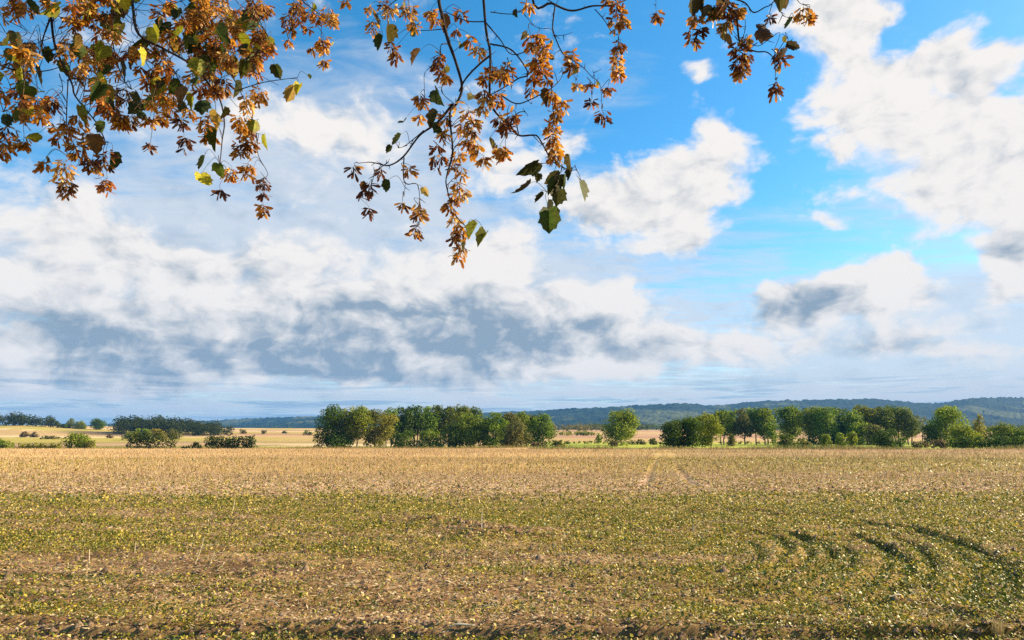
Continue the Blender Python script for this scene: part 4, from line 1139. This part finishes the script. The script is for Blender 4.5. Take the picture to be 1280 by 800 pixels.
for px, py, r in ((38, 142, 8), (57, 138, 14), (40, 170, 9), (105, 145, 13), (118, 182, 13), (140, 203, 13), (130, 160, 10), (168, 135, 12), (178, 145, 9), (10, 60, 17), (22, 52, 12), (6, 150, 10), (265, 152, 13), (269, 176, 15),
                  (255, 205, 13), (254, 229, 13), (275, 214, 10), (252, 132, 12), (240, 128, 11), (278, 142, 9), (318, 158, 11), (334, 178, 10), (364, 116, 14), (372, 112, 9), (386, 97, 5), (293, 112, 12), (347, 90, 10), (340, 58, 12),
                  (240, 60, 11), (120, 6, 14), (145, 12, 12), (218, 112, 12), (204, 108, 11), (58, 200, 4), (318, 213, 4)):
    B.leafat(px, py, r)
# and the tangle above them, thinning to sky gaps
rg = np.random.RandomState(5); gap = VN(55)
cnt = 0
while cnt < 430:
    px = rg.uniform(-60, 345); py = rg.uniform(-70, 150)
    lim = 150 if px < 150 else 140 if px < 240 else 128 if px < 300 else 100
    if py > lim or (px > 330 and py > 30) or float(gap.fbm(np.array([px * .030]), np.array([py * .036]), 3)[0]) < .40: continue
    if 22 < px < 48 and 20 < py < 45: continue
    cnt += 1
    if rg.rand() < .54: B.bunch(px, py, rg.uniform(6, 14), .2, .4, rg.uniform(.5, 1.0))
    else: B.leafat(px, py, rg.uniform(8, 16), .10, .4)
for i in range(46):                              # fine twigs through the tangle
    px = rg.uniform(-20, 330); py = rg.uniform(-40, 100)
    B.path([(px, py), (px + rg.normal(0, 16), py + 18), (px + rg.normal(0, 26), py + rg.uniform(28, 52))], 3.7, 3.5, .0026, .0012)
B.build(maple)

# --- the sprays at the top between the mass and the middle branch
B = Branch(22)
B.path([(372, -25), (378, 0), (390, 14), (405, 20), (412, 34)], 3.9, 3.8, .004, .0015, [(-.9, 3.6, 5.2)])
B.path([(405, 20), (402, 40), (404, 62), (405, 70)], 3.85, 3.8, .002, .001)
B.path([(366, 10), (362, 35), (361, 50)], 3.9, 3.85, .002, .001)
for px, py, r in ((370, 12, 12), (362, 24, 9), (376, 8, 11), (386, 16, 10), (396, 22, 8), (411, 16, 12), (414, 24, 10), (363, 37, 6), (361, 52, 4), (404, 50, 10), (404, 60, 8), (405, 77, 5), (391, 62, 3.5), (376, 30, 3), (385, 36, 3)): B.bunch(px, py, r, .1)
for px, py, r in ((417, 52, 7), (418, 30, 6), (390, 10, 6)): B.leafat(px, py, r, .2)
B.build(maple)

# --- the middle branch
B = Branch(23)
B.path([(546, -30), (553, 20), (560, 50), (570, 80), (577, 105), (571, 126), (563, 146), (566, 190), (560, 220), (559, 236), (567, 262), (583, 284)], 3.35, 3.2, .0105, .002, [LIMBS['b'][3], (-.42, 2.9, 5.1)])
B.path([(566, 130), (546, 151), (525, 170), (505, 197), (485, 203), (470, 202), (456, 193), (448, 204)], 3.3, 3.15, .007, .0015)
B.path([(505, 197), (504, 220), (507, 227), (522, 232), (526, 252), (524, 272), (520, 284)], 3.2, 3.15, .0032, .001)
B.path([(485, 203), (468, 210), (463, 226), (460, 250)], 3.18, 3.15, .0025, .001)
B.path([(507, 227), (505, 246)], 3.2, 3.2, .0014, .001)
B.path([(530, 163), (508, 182), (498, 185)], 3.3, 3.3, .003, .001)
B.path([(562, 55), (552, 68), (557, 95), (553, 120), (568, 130)], 3.4, 3.3, .0035, .0015)
B.path([(556, 36), (535, 38), (512, 38)], 3.4, 3.4, .003, .0012)
B.path([(550, -20), (520, -6), (495, -4), (478, 4), (470, 20)], 3.5, 3.6, .004, .0015)
B.path([(545, 80), (532, 92), (531, 112), (532, 138)], 3.35, 3.3, .0022, .001)
B.path([(563, 150), (558, 175), (552, 195)], 3.25, 3.2, .003, .001)
for px, py, r, dk in ((432, 2, 4, .2), (464, 10, 7, .2), (490, 12, 12, .0), (480, 8, 10, .0), (510, 8, 11, .1), (512, 18, 10, .2), (466, 32, 9, .0), (495, 66, 9, .3), (489, 56, 8, .4), (517, 30, 9, .1), (540, 17, 11, .1), (545, 26, 9, .1),
                      (550, 72, 11, .4), (552, 90, 10, .2), (547, 82, 9, .4), (543, 78, 8, .5), (525, 122, 8, .1), (525, 146, 8, .1), (530, 124, 5, .3), (576, 17, 8, .7), (571, 38, 5, .5), (588, 50, 9, .0), (600, 64, 11, .0), (570, 130, 10, .1), (585, 140, 11, .0), (590, 160, 13, .0),
                      (577, 158, 12, .1), (584, 178, 13, .1), (597, 186, 10, .2), (605, 200, 7, .1), (573, 192, 10, .2), (550, 200, 13, .6), (546, 184, 6, .6), (556, 148, 8, .1), (576, 214, 10, .2), (577, 240, 12, .1), (571, 230, 7, .2),
                      (562, 256, 8, .4), (566, 272, 10, .4), (574, 286, 11, .4), (566, 296, 8, .6), (576, 311, 10, .2), (573, 320, 6, .3), (443, 211, 8, .8), (462, 233, 8, .8), (456, 240, 7, .9), (461, 262, 7, .9), (513, 212, 7, .5), (476, 213, 5, .9),
                      (503, 255, 6, .3), (524, 256, 9, .3), (524, 265, 7, .6), (521, 284, 6, .6), (517, 291, 6, .6), (558, 96, 7, .2), (556, 165, 9, .2), (566, 206, 8, .4), (570, 246, 8, .3)):
    B.bunch(px, py, r * B.rng.uniform(.7, 1.05), dk, .12, B.rng.uniform(.55, 1.0))
for px, py, r, dk, tone in ((483, 44, 15, .3, (.09, .075, .018)), (478, 56, 12, .3, None), (470, 26, 10, 0, (.13, .10, .02)), (519, 72, 11, .9, (.08, .05, .015)), (520, 40, 9, .9, None), (505, 10, 7, 0, (.20, .17, .03)), (504, 155, 8, .6, None), (549, 122, 13, 1, None), (545, 152, 14, 1, None), (553, 163, 12, 1, None), (499, 177, 10, 1, None), (486, 187, 6, .6, None),
                      (575, 58, 6, .9, None), (556, 88, 7, 0, (.30, .26, .03)), (592, 290, 12, 0, (.24, .25, .035)), (603, 300, 12, .2, (.17, .19, .03)), (606, 291, 8, 0, (.22, .24, .03)), (575, 306, 10, .4, None), (486, 233, 9, 1, None), (455, 236, 8, 1, (.09, .045, .02)), (533, 240, 7, 0, (.40, .27, .04)), (588, 122, 6, 0, (.4, .33, .1)), (552, 30, 12, 1, (.06, .035, .02))):
    B.leafat(px, py, r, dk, .1, None, np.array(tone) if tone else None)
B.build(maple)

# --- the branch right of it, ending in the big green leaves
B = Branch(24)
B.path([(602, -30), (607, 30), (613, 70), (612, 110), (614, 132), (621, 146), (636, 160), (648, 167), (665, 168), (673, 178), (690, 200), (703, 208)], 3.15, 3.0, .0072, .0026, [LIMBS['b'][3], (-.25, 2.8, 5.2)])
B.path([(612, 70), (598, 86), (583, 104), (574, 114)], 3.12, 3.2, .005, .004)
B.path([(613, 55), (640, 75), (660, 90), (648, 97), (628, 110), (614, 118)], 3.15, 3.1, .0042, .0025)
B.path([(607, 28), (625, 45), (640, 62), (668, 65), (684, 62)], 3.15, 3.05, .0036, .0012)
B.path([(605, 27), (582, 23), (556, 14)], 3.2, 3.3, .0032, .002)
B.path([(625, 118), (645, 130), (665, 128), (690, 115), (703, 92), (702, 84)], 3.1, 3.0, .0036, .0012)
B.path([(634, 72), (641, 92), (639, 112)], 3.1, 3.05, .0026, .001)
B.path([(660, 90), (657, 115), (664, 130)], 3.1, 3.05, .0022, .001)
B.path([(648, 167), (645, 150), (655, 144), (660, 145)], 3.05, 3.0, .003, .0012)
B.path([(637, 160), (634, 140), (637, 130)], 3.05, 3.0, .0026, .001)
B.path([(665, 168), (678, 172), (681, 178)], 3.0, 3.0, .0022, .001)
B.path([(703, 208), (700, 216), (692, 226), (684, 240)], 3.0, 2.98, .0028, .0012)
B.path([(703, 208), (712, 210), (720, 218), (727, 228)], 3.0, 2.98, .0022, .001)
B.path([(690, 205), (680, 204), (675, 206)], 3.0, 2.98, .0018, .001)
B.path([(613, 15), (640, 14), (655, 6), (660, -10)], 3.15, 3.2, .0024, .001)
B.path([(640, 15), (652, 24), (668, 32), (680, 36)], 3.15, 3.1, .002, .001)
B.path([(690, 115), (692, 150), (690, 190)], 3.0, 3.0, .0016, .001)
B.path([(640, 75), (632, 85), (634, 98)], 3.1, 3.05, .002, .001)
for px, py, r, dk in ((606, 95, 8, .0), (616, 88, 9, .1), (628, 92, 12, .1), (634, 86, 9, .1), (604, 118, 11, .1), (607, 132, 10, .1), (622, 122, 9, .2), (624, 150, 8, .5), (632, 158, 8, .5), (626, 186, 8, .0), (632, 192, 7, .0), (663, 52, 12, .1), (672, 48, 9, .0),
                      (678, 62, 11, .0), (676, 80, 14, .0), (681, 88, 9, .1), (667, 96, 10, .3), (690, 118, 10, .1), (700, 130, 9, .0), (693, 142, 9, .1), (692, 158, 9, .0), (691, 172, 10, .1), (693, 185, 10, .1), (694, 195, 6, .1), (662, 4, 8, .0), (664, 112, 5, .5), (684, 100, 5, .3), (670, 76, 8, .2),
                      (640, 145, 6, .6)):
    B.bunch(px, py, r, dk, .1)
for px, py, r, dn, tone in ((660, 211, 17, (-.75, .2, -.45), (.055, .062, .018)), (654, 241, 16, (-.6, .1, -.8), (.075, .055, .022)), (690, 223, 12, (-.8, .2, -.4), None), (714, 204, 12, (.2, .4, -.8), (.06, .05, .018)), (714, 218, 9, (-.2, .2, -.9), None), (703, 238, 13, (-.1, .1, -1), None), (695, 248, 13, (-.3, .1, -.9), (.07, .075, .02)),
                      (676, 248, 8, (-.5, 0, -.7), None), (727, 240, 14, (.15, .1, -1), (.08, .11, .02)), (688, 283, 21, (.08, .15, -1), (.05, .085, .015)), (672, 222, 6, (-.3, .3, -.8), None), (692, 236, 10, (-.3, .3, -.8), None), (684, 258, 9, (-.2, .1, -1), None), (708, 228, 10, (.1, .3, -.9), None), (613, 181, 8, (.2, 0, -1), (.12, .13, .02)), (647, 17, 7, (.2, 0, -1), None),
                      (655, 46, 7, (-.6, 0, -.6), (.22, .17, .05)), (690, 70, 5, (.6, 0, -.4), None), (617, 101, 5, (0, 0, -1), (.3, .28, .03)), (685, 124, 12, (-.1, .2, -1), (.10, .07, .025)), (680, 118, 6, (-.6, 0, -.6), None), (602, 126, 6, (0, 0, -1), (.4, .34, .1)), (692, 55, 5, (.1, 0, -1), None), (645, 100, 0.1, (0, 0, -1), None)):
    if r > 1: B.leafat(px, py, r, .8, .06, dn, np.array(tone) if tone else None)
B.build(maple)

# --- the thin branch right of the middle
B = Branch(25)
B.path([(664, -10), (690, 3), (715, 9), (740, 11), (765, 9), (790, -4)], 3.3, 3.5, .0065, .003, [(.1, 3.0, 5.0)])
B.path([(694, 5), (691, 30), (692, 46), (703, 64), (712, 75), (728, 84), (741, 88), (750, 106), (752, 136)], 3.3, 3.25, .0045, .001)
B.path([(692, 44), (704, 48), (716, 40)], 3.3, 3.25, .0018, .0008)
B.path([(744, 12), (755, 26), (766, 38), (772, 50), (772, 62), (772, 80)], 3.4, 3.4, .0026, .001)
B.path([(712, 78), (720, 92), (721, 100)], 3.25, 3.25, .0016, .001)
B.path([(741, 88), (744, 96), (740, 118)], 3.25, 3.25, .0014, .0008)
B.path([(790, -4), (818, -8), (820, 8)], 3.5, 3.5, .0022, .0008)
B.path([(690, 3), (676, -6), (655, -8)], 3.3, 3.3, .003, .001)
for px, py, r, dk in ((774, 18, 11, .0), (778, 28, 8, .0), (770, 30, 7, .0), (768, 4, 8, .1), (758, 0, 6, .1), (772, 58, 9, .1), (772, 72, 7, .0), (772, 84, 9, .0), (774, 90, 7, .0), (715, 72, 10, .4), (716, 82, 8, .2), (738, 104, 4, .2), (740, 127, 5, .8), (760, 112, 5, .4), (753, 144, 9, 1), (820, 18, 7, .0), (722, 106, 4, .0)):
    B.bunch(px, py, r, dk, .06)
for px, py, r, tone in ((745, 105, 5, (.30, .28, .03)), (721, 108, 7, (.42, .33, .14)), (717, 90, 6, (.10, .12, .02))): B.leafat(px, py, r, .2, .05, None, np.array(tone))
B.build(maple)

# --- the small shaded spray at the top right
B = Branch(26)
B.path([(900, -30), (907, 2), (915, 28), (927, 50), (945, 61), (957, 66), (967, 71), (969, 86), (969, 100)], 3.0, 2.9, .006, .001, [LIMBS['c'][4], (1.05, 2.9, 4.9)])
B.path([(905, -6), (920, -4), (931, 6), (943, 14), (955, 11), (966, 2), (975, -8)], 3.0, 3.05, .0042, .002)
B.path([(927, 50), (933, 34), (931, 16)], 2.95, 2.95, .0026, .001)
B.path([(915, 28), (924, 20), (930, 24)], 2.95, 2.95, .002, .001)
B.path([(935, 50), (952, 52), (966, 53), (968, 62)], 2.95, 2.9, .0018, .001)
B.path([(967, 71), (974, 62), (978, 56), (984, 60)], 2.9, 2.9, .0025, .001)
B.path([(966, 2), (962, 22), (955, 32)], 3.0, 3.0, .002, .001)
B.path([(985, -20), (1002, -4), (1006, 6)], 3.05, 3.05, .0022, .001)
B.path([(966, -2), (985, 8), (986, 22)], 3.0, 3.0, .0018, .001)
B.path([(900, -10), (880, -4), (869, 12), (868, 34)], 3.0, 3.0, .003, .001)
for px, py, r, dk in ((869, 24, 8, .7), (866, 46, 10, .5), (876, 38, 5, .8), (909, 8, 11, .6), (914, 22, 10, .6), (908, 30, 9, .5), (922, 14, 7, .6), (922, 58, 8, .7), (924, 70, 11, .8), (926, 84, 11, .8), (922, 92, 8, .5), (934, 70, 6, .8), (1005, 16, 11, .4), (1010, 22, 6, .4), (970, 106, 6, .8), (968, 114, 4, .3), (970, 68, 5, .6), (963, 22, 4, 1), (976, 74, 6, .8), (932, 50, 6, .5), (895, 16, 8, .6)):
    B.bunch(px, py, r, dk, .05)
for px, py, r, dn, tone in ((864, 3, 17, (-.35, .2, -.9), (.07, .06, .02)), (892, 14, 15, (-.6, .3, -.6), (.06, .062, .018)), (884, 18, 12, (-.7, 0, -.5), (.06, .06, .02)), (910, 42, 12, (.1, 0, -1), (.19, .15, .025)), (915, 50, 9, (.3, 0, -1), (.22, .12, .03)), (976, 5, 14, (.1, .1, -1), (.075, .065, .02)), (984, 4, 10, (.4, .1, -.9), (.09, .06, .02)), (958, 40, 14, (.9, .2, -.15), (.06, .035, .02)), (988, 30, 10, (-.3, .2, -.9), (.07, .11, .02)),
                      (984, 49, 6, (.3, 0, -.8), (.26, .22, .03)), (990, 56, 10, (.8, .1, -.1), (.05, .04, .02)), (980, 70, 10, (-.5, .1, -.9), (.07, .04, .02)), (902, 4, 10, (-.2, 0, -1), (.1, .07, .02)), (970, 66, 5, (.4, 0, -.9), (.2, .1, .03)), (878, 8, 12, (-.3, .2, -.9), (.06, .062, .018))):
    B.leafat(px, py, r, .6, .04, dn, np.array(tone))
B.build(maple)

# --- foliage of the limbs over the camera, outside the view
B = Branch(27)
for P_ in LIMBS.values():
    for q in smooth_path(P_, 6)[6:]: B.nodes.append(q)
for i in range(420):
    q = B.nodes[B.rng.randint(len(B.nodes))]
    e = q + Vector(B.rng.normal(0, .42, 3)) + Vector((0, 0, .15))
    if e.y > .4 and (e.z - EYE) / e.y < .82: continue
    B.stalk(q, e)
    if B.rng.rand() < .6: add_bunch(B.seed, B.wood, e, .045, B.rng, .2, .7)
    else: add_leaf(B.leaf, e, (B.rng.normal(0, .5), B.rng.normal(0, .5), -1), B.rng.uniform(.08, .13), leaf_tone(B.rng), B.rng)
B.build(maple)
build_hangings()
# ------------------------------------------------------------------ single things one can make out
IR = np.random.RandomState(91)
def ground_at(px, py):
    """where the line of sight through a picture point meets the field"""
    x, y = gp(px, py); return Vector((x, y, float(ground_z(np.array([x]), np.array([y]))[0])))
def standing_stalk(px, py, h, lean, label, r=.0032):
    r = r * 1.8
    p = ground_at(px, py); mb = MB()
    top = Vector((lean * h, IR.normal(0, .1) * h, h))
    pts = smooth_path([Vector((0, 0, -.03)), top * .5 + Vector((IR.normal(0, .02) * h, 0, 0)), top], 3)
    mb.tube(pts, [r * (1.2 - .6 * i / (len(pts) - 1)) for i in range(len(pts))], (.80, .66, .44), 5)
    for t in (.35, .7):                          # nodes of the straw and a torn leaf sheath
        q = top * t
        mb.tube([q - Vector((0, 0, .004)), q + Vector((0, 0, .004))], [r * 1.35, r * 1.35], (.5, .36, .2), 5)
    a = top * .55; mb.poly([a, a + Vector((.03, .005, .03)), a + Vector((.055, .01, .0)), a + Vector((.028, 0, .012))], [Vector((.6, .46, .27))] * 4, [(0, 1, 2, 3)])
    o = mb.build('dry_stalk', M_STRAW); o.location = p
    return tag(o, label, 'stalk', 'dry stalks standing in the near field')
standing_stalk(602, 668, .36, .02, 'thin pale stalk standing upright beside the turned up clods', .006)
standing_stalk(111, 706, .19, -.05, 'short pale stalk standing at the left side of the near field', .0036)
standing_stalk(655, 722, .14, -.02, 'short upright stalk standing in the weeds at the middle of the field', .0036)
standing_stalk(243, 707, .36, .30, 'tallest dry stalk leaning right in the left half of the field', .0034)
standing_stalk(260, 710, .22, .35, 'leaning stalk just right of the tallest leaning one', .0032)
standing_stalk(84, 712, .12, .15, 'stubby leaning stalk left of the short pale stalk', .0036)
standing_stalk(168, 689, .16, .04, 'stalk upright between the left stubs and the tallest leaning one', .0036)
standing_stalk(290, 640, .30, .1, 'pale stalk standing in the olive strip at left', .006)
standing_stalk(866, 668, .25, .12, 'pale stalk standing left of the curved ruts', .005)
def lying_stalk(px, py, L, ang, label, col=(.72, .60, .40), r=.007):
    p = ground_at(px, py); mb = MB(); d = Vector((math.cos(ang), math.sin(ang), 0))
    pts = smooth_path([-d * L * .5 + Vector((0, 0, .0)), Vector((IR.normal(0, .02), IR.normal(0, .02), .018)), d * L * .5], 4)
    mb.tube(pts, [r] * len(pts), col, 6)
    mb.tube([pts[3], pts[3] + Vector((.05, .02, .035))], [r * .6, r * .3], col, 5)
    o = mb.build('fallen_stalk', M_STRAW); o.location = p + Vector((0, 0, .025))
    return tag(o, label, 'stalk', 'fallen stalks lying in the near field')
lying_stalk(938, 780, .32, .12, 'pale stout stalk lying along the furrow right of centre')
lying_stalk(980, 782, .24, -.1, 'pale stalk lying in the furrow right of the stout one')
lying_stalk(1236, 782, .26, .1, 'pale stalk lying in the furrow under the dry grass tuft')
lying_stalk(343, 757, .34, 2.2, 'pale stalk lying slantwise among the weeds left of centre', (.68, .54, .34), .006)
lying_stalk(612, 760, .2, .05, 'short pale stalk lying across the weeds at the middle', (.74, .62, .45), .007)
lying_stalk(12, 742, .36, 2.5, 'stalk lying slantwise at the left frame edge', (.62, .48, .3), .005)
lying_stalk(578, 792, .24, .1, 'whitish stalk lying on the soil at the bottom middle', (.74, .66, .52), .008)
lying_stalk(1120, 753, .2, .4, 'short stalk lying left of the outer wheel rut', (.7, .58, .42), .008)

def grass_tuft(px, py, h, n, label):
    p = ground_at(px, py); mb = MB()
    for i in range(n):
        a = IR.uniform(0, 6.28); s = IR.uniform(.1, .75); H = h * IR.uniform(.5, 1.1)
        b = Vector((IR.normal(0, .025), IR.normal(0, .025), -.02)); o_ = Vector((math.cos(a), math.sin(a), 0)) * s * H
        pts = [b, b + o_ * .3 + Vector((0, 0, H * .6)), b + o_ + Vector((0, 0, H * IR.uniform(.75, 1)))]
        side = Vector((-math.sin(a), math.cos(a), 0)); w = .0035
        c = Vector((.62, .47, .24)).lerp(Vector((.34, .27, .08)), IR.rand())
        P_ = [pts[0] - side * w, pts[0] + side * w, pts[1] - side * w * .8, pts[1] + side * w * .8, pts[2]]
        mb.poly(P_, [c * .8, c * .8, c, c, c * 1.1], [(0, 1, 3, 2), (2, 3, 4)])
    o = mb.build('grass_tuft', M_STRAW); o.location = p
    return tag(o, label, 'grass tuft')
grass_tuft(1246, 795, .26, 44, 'dry straw coloured grass tuft sticking up at the bottom right corner')
grass_tuft(1186, 790, .13, 26, 'smaller dry grass tuft left of the bottom right tuft')

# fence posts along the meadow
GP = 'wooden fence posts across the meadow'
def post_mesh():
    mb = MB(); mb.tube([(0, 0, -.2), (0, 0, 1.3), (.01, 0, 1.42)], [.085, .08, .05], (.16, .13, .10), 7)
    return mb.build('fence_post', M_BARK)
src = None
for px in (702, 720, 734, 748.5, 762, 815.5, 826, 905, 934, 958, 975):
    p = stand(px, 305)
    if src is None: src = post_mesh(); o = src
    else: o = src.copy(); COL.objects.link(o)
    o.location = p; o.rotation_euler = (IR.normal(0, .04), IR.normal(0, .04), IR.uniform(0, 6))
    tag(o, 'short weathered wooden post in the line across the green meadow', 'fence post', GP)
# ------------------------------------------------------------------ the air between here and the hills
def build_haze():
    x0, x1, y0, y1, z0, z1 = -9000, 9000, -2500, 11800, -4.0, 330.0
    V = [(x, y, z) for z in (z0, z1) for y in (y0, y1) for x in (x0, x1)]
    Q = [(0, 2, 3, 1), (4, 5, 7, 6), (0, 1, 5, 4), (2, 6, 7, 3), (0, 4, 6, 2), (1, 3, 7, 5)]
    m = bpy.data.materials.new('haze_air'); m.use_nodes = True
    nt = m.node_tree; nt.nodes.clear()
    out = nt.nodes.new('ShaderNodeOutputMaterial'); v = nt.nodes.new('ShaderNodeVolumePrincipled')
    v.inputs['Color'].default_value = (0.11, 0.37, 0.84, 1); v.inputs['Density'].default_value = 0.85e-4
    nt.links.new(v.outputs[0], out.inputs['Volume'])
    o = mesh_np('haze', np.array(V, float), np.array(Q), m)
    tag(o, kind='stuff')
build_haze()
